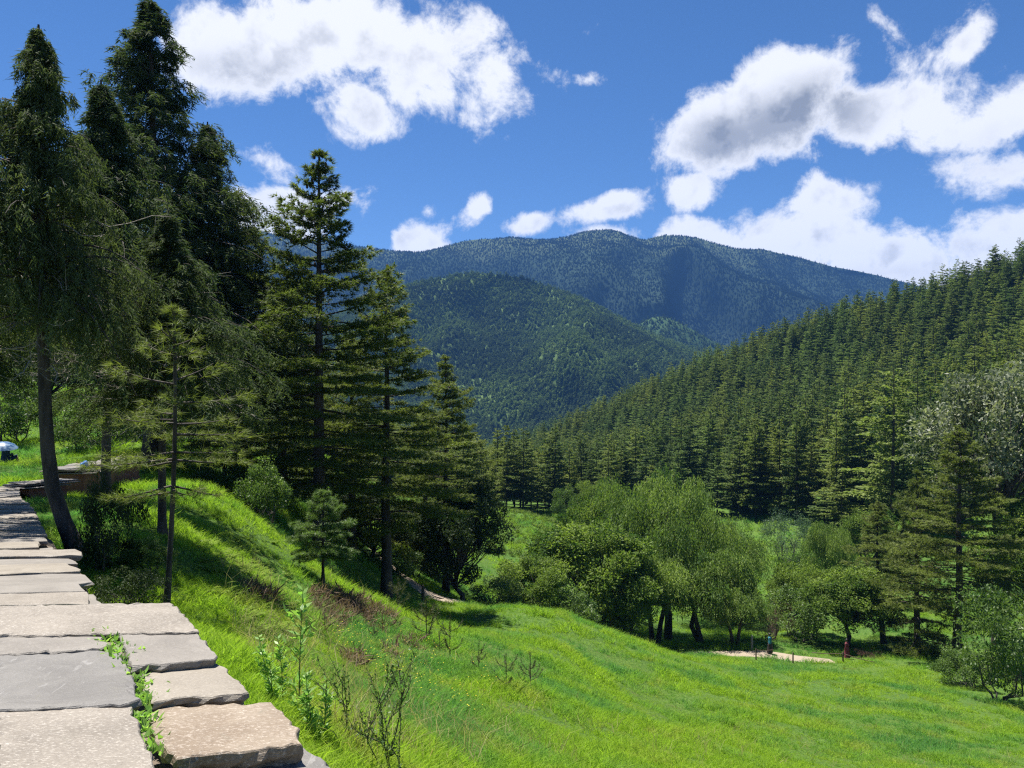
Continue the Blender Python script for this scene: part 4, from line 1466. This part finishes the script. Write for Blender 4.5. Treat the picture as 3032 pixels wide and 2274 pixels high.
put('bush', BU_R, 868, 70, 648, 3.4, 'low pinkish dry bush on the lawn edge right of the person in maroon', 'bush', hw=14, rp=2.2, rot=1)
put('bush', BU_A, 726, 110, 540, 2.6, 'bush half hidden behind the right end of the grove', 'bush', hw=26, rp=1.7, rot=2)
put('bush', BU_A, 566, 138, 488, 2.6, 'round bush at the forest foot above the row planted field', 'bush', hw=15, rp=1.7, rot=1)
put('broadleaf_tree', BR_B, 592, 140, 478, 7, 'dark tree at the forest foot beside the round bush', hw=18, rp=3.4, rot=1)
# left understory
put('bush', BU_A, 262, 30, 462, 2.6, 'rounded leafy mound on the green bank', 'bush', hw=30, rp=1.7, rot=.5)
put('bush', BU_A, 228, 36, 452, 2.6, 'yellow green bush on the bank behind the slim leaning pine', 'bush', hw=36, rp=1.7, rot=2.5)
put('dark_shrub', BU_K, 108, 13.2, 468, 2.4, 'dark drooping shrub at the foot of the leaning cypress', 'bush', hw=30, rp=1.2)
for k_i, (px, d, top, hw, ms, hp, rp, lb) in enumerate([
        (-12, 44, 372, 44, BU_B, 3.4, 1.9, 'sunlit bush cut off by the left edge above the umbrella'),
        (90, 42, 404, 34, BU_A, 2.6, 1.7, 'bright green bush just right of the leaning trunk'),
        (155, 41, 410, 34, BU_A, 2.6, 1.7, 'yellow green bush above the pale slates'),
        (18, 47, 376, 34, BU_B, 3.4, 1.9, 'sunlit bush tree behind the leaning trunk at the left edge'),
        (62, 48, 398, 30, BU_B, 3.4, 1.9, 'green bush tree just left of the leaning trunk'),
        (120, 46, 392, 40, BU_B, 3.4, 1.9, 'shaded bush tree behind the leaning trunk'),
        (185, 44, 400, 36, BU_B, 3.4, 1.9, 'shaded bush tree above the red mud walls'),
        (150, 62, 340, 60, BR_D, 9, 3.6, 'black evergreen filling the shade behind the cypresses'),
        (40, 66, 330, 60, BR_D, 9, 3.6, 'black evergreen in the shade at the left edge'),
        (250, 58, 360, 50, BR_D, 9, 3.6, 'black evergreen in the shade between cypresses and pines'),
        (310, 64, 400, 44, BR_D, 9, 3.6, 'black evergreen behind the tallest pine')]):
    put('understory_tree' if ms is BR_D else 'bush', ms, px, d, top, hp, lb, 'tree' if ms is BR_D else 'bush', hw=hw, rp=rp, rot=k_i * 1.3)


# ------------------------------------------------------------------ saplings on the lawn edge
def sapling_meshes(seed, H=1.0, nb=8, fuzz=1.0):
    r = np.random.default_rng(seed)
    w, l = Acc(), Acc()
    w.tube(np.stack([[0, 0, -.03], [.01, .01, H * .4], [r.normal(0, .02), 0, H]]), [.012, .009, .005], 5)

    def brush(p0, p1, p2, n):
        u = r.uniform(.15, 1, n)[:, None]
        c = p0 * (1 - u) ** 2 + 2 * p1 * u * (1 - u) + p2 * u ** 2
        ax = unit(p2 - p0)
        l.blades(c, unit(rdir(r, n) * .9 + ax * .8), H * .085 * r.uniform(.6, 1.2, n) * fuzz, .009, r, r.uniform(.1, .9, n))
    z3 = np.array([0, 0, 1.0])
    brush(z3 * H * .35, z3 * H * .7, z3 * H, 90)
    for k in range(nb):
        h = H * r.uniform(.18, .72)
        a = r.uniform(0, 6.28)
        L = H * r.uniform(.22, .40)
        o_ = np.array([math.cos(a), math.sin(a), 0])
        p0, p1, p2 = z3 * h, z3 * (h + L * .15) + o_ * L * .7, z3 * (h + L * .85) + o_ * L * .85
        w.tube(np.stack([p0, .25 * p0 + .5 * p1 + .25 * p2, p2]), [.006, .005, .003], 4)
        brush(p0, p1, p2, 60)
    return finish('sapling', ('trunk', w, M['bark']), ('crown', l, M['sapling']))


SAP = [sapling_meshes(300 + k) for k in range(3)]
SAPF = sapling_meshes(310, 1.0, 10, 1.7)
for k_i, (px, py, top, d, ms, lb) in enumerate([
        (426, 642, 598, 24, SAPF, 'tallest sapling, with a fuzzy green base, near the dry bracken'),
        (450, 656, 612, 22.5, SAP[0], 'slender sapling right of the fuzzy one'),
        (440, 652, 629, 23, SAP[1], 'short sapling between the fuzzy and the slender one'),
        (479, 673, 638, 20.5, SAP[2], 'dark bushy sapling left of the forked pair'),
        (506, 686, 648, 19, SAP[0], 'wide open sapling, second from the right in the row'),
        (530, 685, 645, 19.5, SAP[1], 'rightmost sapling of the row on the lawn edge'),
        (459, 662, 648, 21.8, SAP[2], 'tiny dark sapling at the foot of the slender one'),
        (374, 645, 626, 21, SAPF, 'small blue green seedling left of the sapling row'),
        (398, 619, 585, 30, SAPF, 'feathery pale sapling beyond the dry bracken'),
        (383, 613, 598, 31, SAP[1], 'small yellowish sapling beside the feathery one')]):
    hh = (py - top) / F * d
    x = (px - CX) / F * d
    tree('sapling', ms, (x, d, gz(x, d) - .02), (hh, hh, hh), k_i * 1.1, lb, 'sapling', 'pine saplings on the lawn edge')


# ------------------------------------------------------------------ weeds by the wall
def weed_meshes(seed, H=1.2, stems=1):
    r = np.random.default_rng(seed)
    w, l = Acc(), Acc()
    for s_ in range(stems):
        b = np.array([*r.normal(0, .06 * (stems > 1), 2), -.05])
        tip = b + np.array([*r.normal(0, .07 + .07 * (stems > 1), 2), H * (1 if s_ == 0 else r.uniform(.55, .9))])
        mid = (b + tip) / 2 + np.array([*r.normal(0, .03, 2), 0])
        u = np.linspace(0, 1, 9)[:, None]
        c = b * (1 - u) ** 2 + 2 * mid * u * (1 - u) + tip * u ** 2
        w.tube(c, np.linspace(.008, .003, 9), 5)
        n = 52
        uu = np.sort(r.uniform(.12, 1, n))[:, None]
        p = b * (1 - uu) ** 2 + 2 * mid * uu * (1 - uu) + tip * uu ** 2
        a = np.arange(n) * 2.4 + r.normal(0, .3, n)
        dd = np.stack([np.cos(a), np.sin(a), r.uniform(.2, .9, n)], -1)
        l.blades(p, dd, H * .16 * (1.15 - .65 * uu[:, 0]) * r.uniform(.7, 1.2, n), H * .036, r, r.uniform(.1, .9, n), rhomb=True, nrm=np.array([[0, 0, 1.0]]) + r.normal(0, .4, (n, 3)))
        # side shoots with small leaves
        for k in range(7):
            t_ = r.uniform(.2, .75)
            q0 = b * (1 - t_) ** 2 + 2 * mid * t_ * (1 - t_) + tip * t_ ** 2
            a_ = r.uniform(0, 6.28)
            q1 = q0 + np.array([math.cos(a_), math.sin(a_), r.uniform(.5, 1.1)]) * H * r.uniform(.08, .17)
            w.tube(np.stack([q0, (q0 + q1) / 2, q1]), [.004, .003, .002], 3)
            v = r.uniform(.2, 1, 9)[:, None]
            l.blades(q0 + (q1 - q0) * v, rdir(r, 9) + [0, 0, .5], H * .085, H * .024, r, r.uniform(.2, 1, 9), rhomb=True)
    return finish('weed', ('stalk', w, M['stem']), ('foliage', l, M['weed']))


def twig_meshes(seed, H=1.0, stems=5):
    """thorny shrub: long bare shoots set with tiny leaves"""
    r = np.random.default_rng(seed)
    w, l = Acc(), Acc()

    def shoot(p0, dr, L, rad, lvl):
        n = 8
        pts = [p0]
        d = unit(dr)
        for k in range(n):
            d = unit(d + r.normal(0, .10, 3) + np.array([0, 0, .04]))
            pts.append(pts[-1] + d * L / n)
        pts = np.array(pts)
        w.tube(pts, np.linspace(rad, rad * .35, n + 1), 4)
        m = int(L * 42)
        u = r.uniform(.05, 1, m) * n
        c = np.stack([np.interp(u, np.arange(n + 1), pts[:, i]) for i in range(3)], -1)
        l.blades(c, rdir(r, m) + [0, 0, .4], r.uniform(.022, .048, m), .017, r, r.uniform(.1, .9, m), rhomb=True)
        if lvl < 2:
            for k in range(4 if lvl == 0 else 2):
                i = r.integers(1, n)
                a_ = r.uniform(0, 6.28)
                shoot(pts[i], d * .7 + np.array([math.cos(a_), math.sin(a_), .4]) * .7, L * r.uniform(.25, .5), rad * .6, lvl + 1)
    for k in range(stems):
        a = r.uniform(0, 6.28)
        shoot(np.array([math.cos(a) * .05, math.sin(a) * .05, -.05]), np.array([math.cos(a) * .35, math.sin(a) * .35, 1]), H * r.uniform(.65, 1.05), .007, 0)
    return finish('twig_shrub', ('stem', w, M['bark']), ('foliage', l, M['bush']))


def near_plant(name, ms, px, d, top, lb, cat, hp, rot=0.0, group=None, wide=1.0):
    x = (px - CX) / F * d
    z = gz(x, d)
    s = ((HY - top) / F * d - z) / hp
    return tree(name, ms, (x, d, z), (s * wide, s * wide, s), rot, lb, cat, group)


near_plant('tall_weed', weed_meshes(401, 1.3, 1), 299, 6.3, 583, 'tallest leafy weed rising beside the rust brown slab', 'weed', 1.3, wide=.8)
near_plant('tall_weed', weed_meshes(402, 1.1, 3), 276, 6.5, 628, 'leafy weed clump left of the tallest weed, next to the tan slab', 'weed', 1.1, 1.0)
near_plant('tall_weed', weed_meshes(403, .9, 3), 314, 6.0, 668, 'low leafy weed clump at the right foot of the tallest weed', 'weed', .9, 2.0)
near_plant('tall_weed', weed_meshes(404, .8, 2), 255, 6.9, 672, 'small leafy weed close to the edge of the grey slabs', 'weed', .8, 2.0)
near_plant('thorny_shrub', twig_meshes(411, 1.0, 3), 353, 6.6, 652, 'thorny shrub with one straight upright shoot right of the weeds', 'shrub', 1.0, .3)
near_plant('thorny_shrub', twig_meshes(412, 1.0, 3), 376, 6.9, 645, 'thorny shrub with forked shoots in the middle of the three', 'shrub', 1.0, 1.3)
near_plant('thorny_shrub', twig_meshes(413, 1.0, 4), 398, 6.4, 668, 'thorny shrub farthest from the wall with slanting shoots', 'shrub', 1.0, 2.6)
near_plant('low_bush', BU_K, 128, 10.8, 566, 'dark tangled bush right below the far coping slabs', 'bush', 2.4, 1.0, wide=1.5)
near_plant('low_bush', BU_A, 146, 13.4, 540, 'brownish green tangle between the leaning cypress and the thin pine', 'bush', 2.6, 1.0, wide=1.2)

# ------------------------------------------------------------------ ground cover
TUF = [proto('grass_tuft', tuft(500 + k, 16, .26, .013, .11), M['grass']) for k in range(5)]
STK = [proto('dry_stalk', tuft(515 + k, 5, .62, .007, .14, .35), M['straw']) for k in range(3)]
BRK = [proto('bracken_tuft', tuft(520 + k, 20, .34, .022, .16, .9), M['drybracken']) for k in range(3)]
FRN = [proto('fern', fern_mesh(530 + k, 6, .42), M['fern']) for k in range(3)]
FLW = []
for k in range(2):
    A_ = Acc()
    r = np.random.default_rng(540 + k)
    a_ = np.arange(6) * 1.047
    A_.blades(np.zeros((6, 3)) + [0, 0, .3], np.stack([np.cos(a_), np.sin(a_), np.full(6, .3)], -1), .016, .012, r, r.random(6), rhomb=True, nrm=np.array([[0, 0, 1.0]]) * np.ones((6, 1)))
    FLW.append(proto('flower_head', A_, M['flower']))

# wall footprints in plan, to keep plants off the stone
FOOT = [[pp(-30, 842, -1.2)[:2], pp(870, 828, -1.2)[:2], pp(1010, 968, -1.2)[:2], pp(1100, 1100, -1.2)[:2], pp(1260, 1275, -1.24)[:2], pp(1535, 1535, -1.28)[:2], pp(1790, 1800, -1.34)[:2], pp(-30, 1800, -1.2)[:2]],
        [pp(-60, 240, FZ, FS)[:2], pp(105, 240, FZ, FS)[:2], pp(240, 480, FZ, FS)[:2], pp(412, 590, FZ, FS)[:2], pp(515, 815, FZ, FS)[:2], pp(-60, 836, FZ, FS)[:2]]]


def inside(x, y, poly):
    r = np.zeros(len(x), bool)
    n = len(poly)
    for i in range(n):
        (x1, y1), (x2, y2) = poly[i], poly[(i + 1) % n]
        c = ((y1 > y) != (y2 > y)) & (x < (x2 - x1) * (y - y1) / (y2 - y1 + 1e-12) + x1)
        r ^= c
    return r


def off_stone(x, y):
    return ~(inside(x, y, FOOT[0]) | inside(x, y, FOOT[1]))


rng = np.random.default_rng(900)
N = 190000
a = rng.uniform(-.80, .78, N)
d = np.exp(rng.uniform(math.log(3.2), math.log(150), N))
x = a * d
ok = off_stone(x, d) & ~near_path(x, d, 1.0)
x, d = x[ok], d[ok]
z = ground_z(x, d)
row = HY - F * z / d
ok = (row < 800) & (row > 380)
x, d, z = x[ok], d[ok], z[ok]
n = len(x)
ln = np.clip(.8 + fbm(x / 1.6, d / 1.6, 4, 5) * 2.6 + rng.normal(0, .12, n), .3, 1.9)
sc = ln * np.interp(d, [3, 10, 30, 70, 150], [.5, .8, 1.15, 1.8, 3.0])
scatter('grass', np.stack([x, d, z], -1), sc, np.stack([rng.normal(0, .1, n), rng.normal(0, .1, n), rng.uniform(0, 6.28, n)], -1), rng.integers(0, 5, n), TUF,
        'bright green grass covering the slope and the valley floor')


def patch_pts(polys, n, seed, dmin, dmax):
    """points on the ground inside given picture outlines"""
    r = np.random.default_rng(seed)
    aa = r.uniform(-.8, .8, n)
    dd = np.exp(r.uniform(math.log(dmin), math.log(dmax), n))
    xx = aa * dd
    zz = ground_z(xx, dd)
    cc, rr = CX + F * xx / dd, HY - F * zz / dd
    k = np.zeros(n, bool)
    for p in polys:
        k |= inside(cc, rr, p)
    k &= off_stone(xx, dd)
    return xx[k], dd[k], zz[k]


bx, by, bz = patch_pts([[(305, 590), (330, 588), (365, 600), (392, 614), (404, 628), (385, 634), (350, 622), (312, 612)], [(318, 622), (335, 618), (342, 630), (322, 632)],
                        [(236, 584), (258, 588), (272, 604), (250, 600)], [(378, 645), (390, 648), (398, 660), (384, 656)], [(404, 636), (418, 640), (420, 652), (406, 648)], [(345, 660), (354, 660), (354, 666), (345, 666)]], 26000, 31, 12, 45)
n = len(bx)
scatter('dry_bracken', np.stack([bx, by, bz], -1), np.random.default_rng(1).uniform(.7, 1.5, n), np.stack([np.random.default_rng(2).normal(0, .5, n), np.random.default_rng(3).normal(0, .5, n), np.random.default_rng(4).uniform(0, 6, n)], -1),
        np.random.default_rng(5).integers(0, 3, n), BRK, 'dead brown bracken patch on the slope')
bx, by, bz = patch_pts([[(170, 500), (215, 470), (260, 500), (330, 520), (372, 560), (380, 596), (350, 575), (300, 545), (260, 545), (330, 600), (300, 640), (240, 640), (205, 590), (190, 540)]], 9000, 41, 7, 60)
n = len(bx)
scatter('fern_cover', np.stack([bx, by, bz + .02], -1), np.random.default_rng(1).uniform(.3, .75, n), np.stack([np.zeros(n), np.zeros(n), np.random.default_rng(4).uniform(0, 6, n)], -1),
        np.random.default_rng(5).integers(0, 3, n), FRN, 'yellow green ferns on the bank')
bx, by, bz = patch_pts([[(330, 625), (420, 630), (500, 690), (480, 730), (400, 700), (330, 650)]], 5200, 51, 9, 32)
n = len(bx)
scatter('yellow_flowers', np.stack([bx, by, bz], -1), np.random.default_rng(1).uniform(.7, 1.2, n), np.stack([np.zeros(n), np.zeros(n), np.random.default_rng(4).uniform(0, 6, n)], -1),
        np.random.default_rng(5).integers(0, 2, n), FLW, 'scattered tiny yellow flowers in the grass')
bx, by, bz = patch_pts([[(210, 560), (330, 560), (420, 620), (560, 690), (700, 768), (340, 768), (250, 660)], [(640, 768), (760, 700), (1024, 720), (1024, 768)]], 7000, 55, 5, 60)
kk = fbm(bx / 2.2, by / 2.2, 3, 77) > -.03
bx, by, bz = bx[kk], by[kk], bz[kk]
n = len(bx)
scatter('dry_stalks', np.stack([bx, by, bz], -1), np.random.default_rng(1).uniform(.6, 1.25, n), np.stack([np.zeros(n), np.zeros(n), np.random.default_rng(4).uniform(0, 6, n)], -1),
        np.random.default_rng(5).integers(0, 3, n), STK, 'thin straw coloured grass stalks scattered over the slope')
# planted rows in the valley field
rr_ = np.random.default_rng(61)
pts = []
for k in range(26):
    t_ = np.arange(0, 34, .55)
    xx = -12 + t_ * .98 + rr_.normal(0, .25, len(t_)) - k * .35
    yy = 100 + k * 1.6 + t_ * .22 + rr_.normal(0, .2, len(t_))
    keep = rr_.random(len(t_)) < .75
    pts.append(np.stack([xx[keep], yy[keep]], -1))
pts = np.concatenate(pts)
zz = ground_z(pts[:, 0], pts[:, 1])
n = len(pts)
CRP = [proto('crop_tuft', tuft(560 + k, 26, .55, .06, .26, .6), M['leaf']) for k in range(3)]
scatter('crop_rows', np.stack([pts[:, 0], pts[:, 1], zz], -1), rr_.uniform(.8, 1.7, n), np.stack([np.zeros(n), np.zeros(n), rr_.uniform(0, 6, n)], -1), rr_.integers(0, 3, n), CRP,
        'rows of darker tufts across the valley field')
# weeds in the joints between the coping slabs
cr = [(505, 970, -1.195), (545, 1005, -1.2), (575, 1040, -1.2), (600, 1060, -1.2), (625, 1085, -1.2), (655, 1140, -1.21), (690, 1190, -1.22), (705, 1235, -1.23), (722, 1275, -1.24), (735, 1300, -1.24), (745, 1320, -1.25),
      (700, 1385, -1.24), (715, 1415, -1.25), (735, 1470, -1.26), (745, 1530, -1.27), (755, 1560, -1.27)]
A_ = Acc()
r = np.random.default_rng(71)
for zx, zy, zz in cr:
    c = pp(zx, zy, zz)
    k = 34
    b_ = c + r.normal(0, 1, (k, 3)) * [.028, .028, .004] - [0, 0, .015]
    A_.blades(b_, rdir(r, k) * [.8, .8, .5] + [0, 0, .55], r.uniform(.02, .06, k), r.uniform(.006, .02, k), r, r.random(k), rhomb=True)
me = A_.mesh('joint_weeds')
me.materials.append(M['weed'])
tag(obj('joint_weeds', me), 'small green weeds growing in the joints between the near slabs', kind='stuff')


# ------------------------------------------------------------------ people
def lathe(name, prof, mat, parent, k=14, sx=1.0, sy=.7, fold=0.0, off=(0, 0)):
    A = Acc()
    ang = np.arange(k) * 6.283 / k
    V = []
    for i, (rad, z) in enumerate(prof):
        rr = rad * (1 + fold * np.sin(ang * 5 + z * 3))
        V.append(np.stack([off[0] * i / len(prof) + rr * np.cos(ang) * sx, off[1] * i / len(prof) + rr * np.sin(ang) * sy, np.full(k, z)], -1))
    V = np.concatenate(V)
    i = np.arange(len(prof) - 1)[:, None] * k
    j = np.arange(k)[None]
    q = np.stack([i + j, i + (j + 1) % k, i + k + (j + 1) % k, i + k + j], -1).reshape(-1, 4)
    A.add(V, np.concatenate([q[:, [0, 1, 2]], q[:, [0, 2, 3]]]))
    me = A.mesh(name, True)
    return obj(name, me, mat, parent)


def skin_body(parent, joints, edges, radii, mat):
    me = bpy.data.meshes.new('body')
    me.from_pydata([tuple(j) for j in joints], edges, [])
    o = obj('body', me, mat, parent)
    o.modifiers.new('skin', 'SKIN')
    for v, r in zip(me.skin_vertices[0].data, radii):
        v.radius = (r, r)
    me.skin_vertices[0].data[0].use_root = True
    sb = o.modifiers.new('sub', 'SUBSURF')
    sb.levels = sb.render_levels = 1
    return o


def figure(name, loc, rot, label, stride=.18, top='teal', low='darkcloth', seated=False, scale=1.0, bent=0.0):
    e = obj(name, None, loc=loc)
    e.rotation_euler = (0, 0, rot)
    e.scale = (scale,) * 3
    tag(e, label, 'person')
    if not seated:
        J = [(0, 0, .92), (0, .01, 1.12), (0, .02, 1.36), (0, .02, 1.47), (0, .04, 1.56), (0, .05, 1.66),
             (.17, .02, 1.37), (.22, .0, 1.12), (.20, .12, .92), (.20, .17, .85), (-.17, .02, 1.37), (-.22, -.04, 1.12), (-.21, .06, .90), (-.20, .10, .83),
             (.09, 0, .86), (.10, stride * .6, .48), (.10, stride * .6, .07), (.10, stride * .6 + .14, .03), (-.09, 0, .86), (-.10, -stride * .3, .48), (-.10, -stride, .10), (-.10, -stride + .12, .03)]
    else:
        J = [(0, 0, .16), (0, .02, .38), (0, .05, .60), (0, .06, .70), (0, .09, .78), (0, .10, .87),
             (.17, .05, .60), (.24, .14, .42), (.14, .26, .44), (.10, .30, .50), (-.17, .05, .60), (-.24, .14, .40), (-.14, .28, .38), (-.08, .30, .38),
             (.10, .04, .14), (.18, .42, .34), (.12, .50, .06), (.12, .62, .03), (-.10, .04, .14), (-.18, .42, .34), (-.12, .50, .06), (-.12, .62, .03)]
    Ed = [(0, 1), (1, 2), (2, 3), (3, 4), (4, 5), (2, 6), (6, 7), (7, 8), (8, 9), (2, 10), (10, 11), (11, 12), (12, 13), (0, 14), (14, 15), (15, 16), (16, 17), (0, 18), (18, 19), (19, 20), (20, 21)]
    Rd = [.13, .125, .14, .055, .095, .08, .06, .045, .035, .03, .06, .045, .035, .03, .09, .06, .042, .035, .09, .06, .042, .035]
    if bent:
        J = [(x_, y_ + max(0, z_ - .9) * bent, z_) for x_, y_, z_ in J]
    skin_body(e, J, Ed, Rd, M['skin'])
    hd = np.array(J[4]) * .45 + np.array(J[5]) * .55
    bm = bmesh.new()
    bmesh.ops.create_uvsphere(bm, u_segments=14, v_segments=10, radius=.118)
    for v in list(bm.verts):
        if v.co.z < -.01 and v.co.y > 0:
            v.co.y *= .25
        v.co.z *= 1.12
    me = bpy.data.meshes.new('hair')
    bm.to_mesh(me)
    bm.free()
    h_ = obj('hair', me, M['hair'], e, loc=(hd[0], hd[1] - .02, hd[2] + .03))
    if not seated:
        lean_ = bent * .45
        jk = lathe('jacket', [(.19, .84), (.20, .95), (.185, 1.08), (.20, 1.25), (.215, 1.36), (.15, 1.44), (.07, 1.49)], M[top], e, sx=1.05, sy=.72, off=(0, lean_ + .02))
        lathe('skirt', [(.26, .12), (.245, .35), (.225, .6), (.20, .86), (.17, .97)], M[low], e, sx=.95, sy=.95, fold=.05, off=(0, 0))
        for sgn, (a_, b_, c_) in ((1, (6, 7, 8)), (-1, (10, 11, 12))):
            A = Acc()
            A.tube(np.array([J[a_], J[b_], J[c_]]), [.085, .068, .058], 8)
            obj('sleeve', A.mesh('sleeve', True), M[top], jk)
    else:
        jk = lathe('jacket', [(.22, .10), (.22, .25), (.20, .42), (.205, .56), (.15, .66), (.07, .72)], M[top], e, sx=1.05, sy=.8, off=(0, .06))
        for i0 in (14, 18):
            A = Acc()
            A.tube(np.array([J[i0], J[i0 + 1], J[i0 + 2]]), [.11, .085, .06], 8)
            obj('trouser_leg', A.mesh('trouser_leg', True), M[low], e)
        for i0 in (6, 10):
            A = Acc()
            A.tube(np.array([J[i0], J[i0 + 1], J[i0 + 2]]), [.085, .068, .055], 8)
            obj('sleeve', A.mesh('sleeve', True), M[top], jk)
    return e


def on_path(px, d):
    x = (px - CX) / F * d
    return (x, d, gz(x, d) + .05)


figure('person', on_path(770, 70.0), math.radians(70), 'person in teal top and long dark skirt walking on the footpath', top='teal', low='darkcloth', scale=1.02)
figure('person', on_path(847, 69.6), math.radians(35), 'person in maroon clothes standing at the right end of the sunny footpath', stride=.06, top='maroon', low='maroon', scale=1.0)
g = on_ground(5, 36)
figure('person', g, math.radians(-60), 'person in dark blue sitting on the grass under an umbrella at the left edge', top='navy', low='navy', seated=True, scale=1.05)
# the umbrella
um = obj('umbrella', None, loc=(g[0], g[1] - .1, g[2] + .35))
um.rotation_euler = (.15, .1, 0)
tag(um, 'blue and white umbrella over the seated person at the left edge', 'umbrella')
A_ = Acc()
k = 16
V = [[0, 0, .70]]
for ri, (rad, zz) in enumerate([(.22, .67), (.42, .58), (.58, .42)]):
    for j in range(k):
        an = j * 6.283 / k
        r2 = rad * (1 - .04 * (j % 2) * (ri == 2))
        V.append([r2 * math.cos(an), r2 * math.sin(an), zz - .02 * (j % 2) * (ri == 2)])
T = [[0, 1 + j, 1 + (j + 1) % k] for j in range(k)]
for ri in range(2):
    o0, o1 = 1 + ri * k, 1 + (ri + 1) * k
    for j in range(k):
        T += [[o0 + j, o1 + j, o1 + (j + 1) % k], [o0 + j, o1 + (j + 1) % k, o0 + (j + 1) % k]]
A_.add(V, T)
obj('canopy', A_.mesh('canopy', True), M['umbrella'], um)
A_ = Acc()
A_.tube(np.array([[0, 0, -.05], [0, 0, .3], [0, 0, .74]]), [.012, .01, .008], 6)
obj('shaft', A_.mesh('shaft'), M['darkcloth'], um)


# ------------------------------------------------------------------ fence by the footpath, posts
def post(name, px, d, h, w, mat, parent=None, label=None, tilt=0.0):
    x = (px - CX) / F * d
    z = gz(x, d)
    A = Acc()
    A.tube(np.array([[x, d, z - .2], [x + tilt * .4, d, z + h * .5], [x + tilt, d, z + h - .03], [x + tilt, d, z + h]]), [w, w * .96, w * .93, w * .7], 8)
    A.add(np.array([[x + tilt + w * .7 * math.cos(a_), d + w * .7 * math.sin(a_), z + h] for a_ in np.arange(8) * .7854]), [[0, i_, i_ + 1] for i_ in range(1, 7)])
    o = obj(name, A.mesh(name), mat, parent)
    if label:
        tag(o, label, 'post')
    return (x + tilt, d, z + h)


fence = obj('rail_fence', None, loc=(0, 0, 0))
tag(fence, 'low wooden rail fence with short posts along the near side of the footpath', 'fence')
tops = [post('post', 756, 68.2, .95, .06, M['wood'], fence), post('post', 793, 67.8, .95, .065, M['wood'], fence), post('post', 843, 67.4, .95, .07, M['wood'], fence)]
p_end = on_ground(875, 66.5)
for (s0, s1, dz0, dz1) in [(tops[0], (tops[0][0] + 1.6, tops[0][1] + .3, tops[0][2] - .1), -.12, -.1), ((tops[2][0] - 2.4, tops[2][1] + .6, tops[2][2] - .25), tops[2], 0, -.15), (tops[2], (p_end[0], p_end[1], p_end[2] + .1), -.15, 0)]:
    A = Acc()
    a_, b_ = np.array(s0) + [0, 0, dz0], np.array(s1) + [0, 0, dz1]
    A.tube(np.stack([a_, (a_ + b_) / 2 - [0, 0, .05], b_]), [.035, .032, .03], 6)
    obj('rail', A.mesh('rail'), M['wood'], fence)
post('marker_post', 752, 71.5, 1.3, .11, M['greywood'], None, 'grey post in the shade left of the person in teal')
post('marker_post', 423, 50.5, .95, .10, M['wood'], None, 'short dark post beside the footpath near the pines')

# ------------------------------------------------------------------ air
m, t, out = material('air')
pv = t.node('ShaderNodeVolumePrincipled')
pv.inputs['Color'].default_value = (.15, .40, 1.0, 1)
pv.inputs['Density'].default_value = 0.00008
pv.inputs['Anisotropy'].default_value = 0.1
t.link(pv.outputs[0], out.inputs['Volume'])
lo3, hi3 = (-5200, -60, -400), (5200, 4600, 860)
V = np.array([[x_, y_, z_] for x_ in (lo3[0], hi3[0]) for y_ in (lo3[1], hi3[1]) for z_ in (lo3[2], hi3[2])], float)
me = np_mesh('haze', V, np.array([[0, 1, 3, 2], [4, 6, 7, 5], [0, 4, 5, 1], [2, 3, 7, 6], [0, 2, 6, 4], [1, 5, 7, 3]]))
tag(obj('haze', me, m), 'thin blue haze in the valley air', kind='stuff')
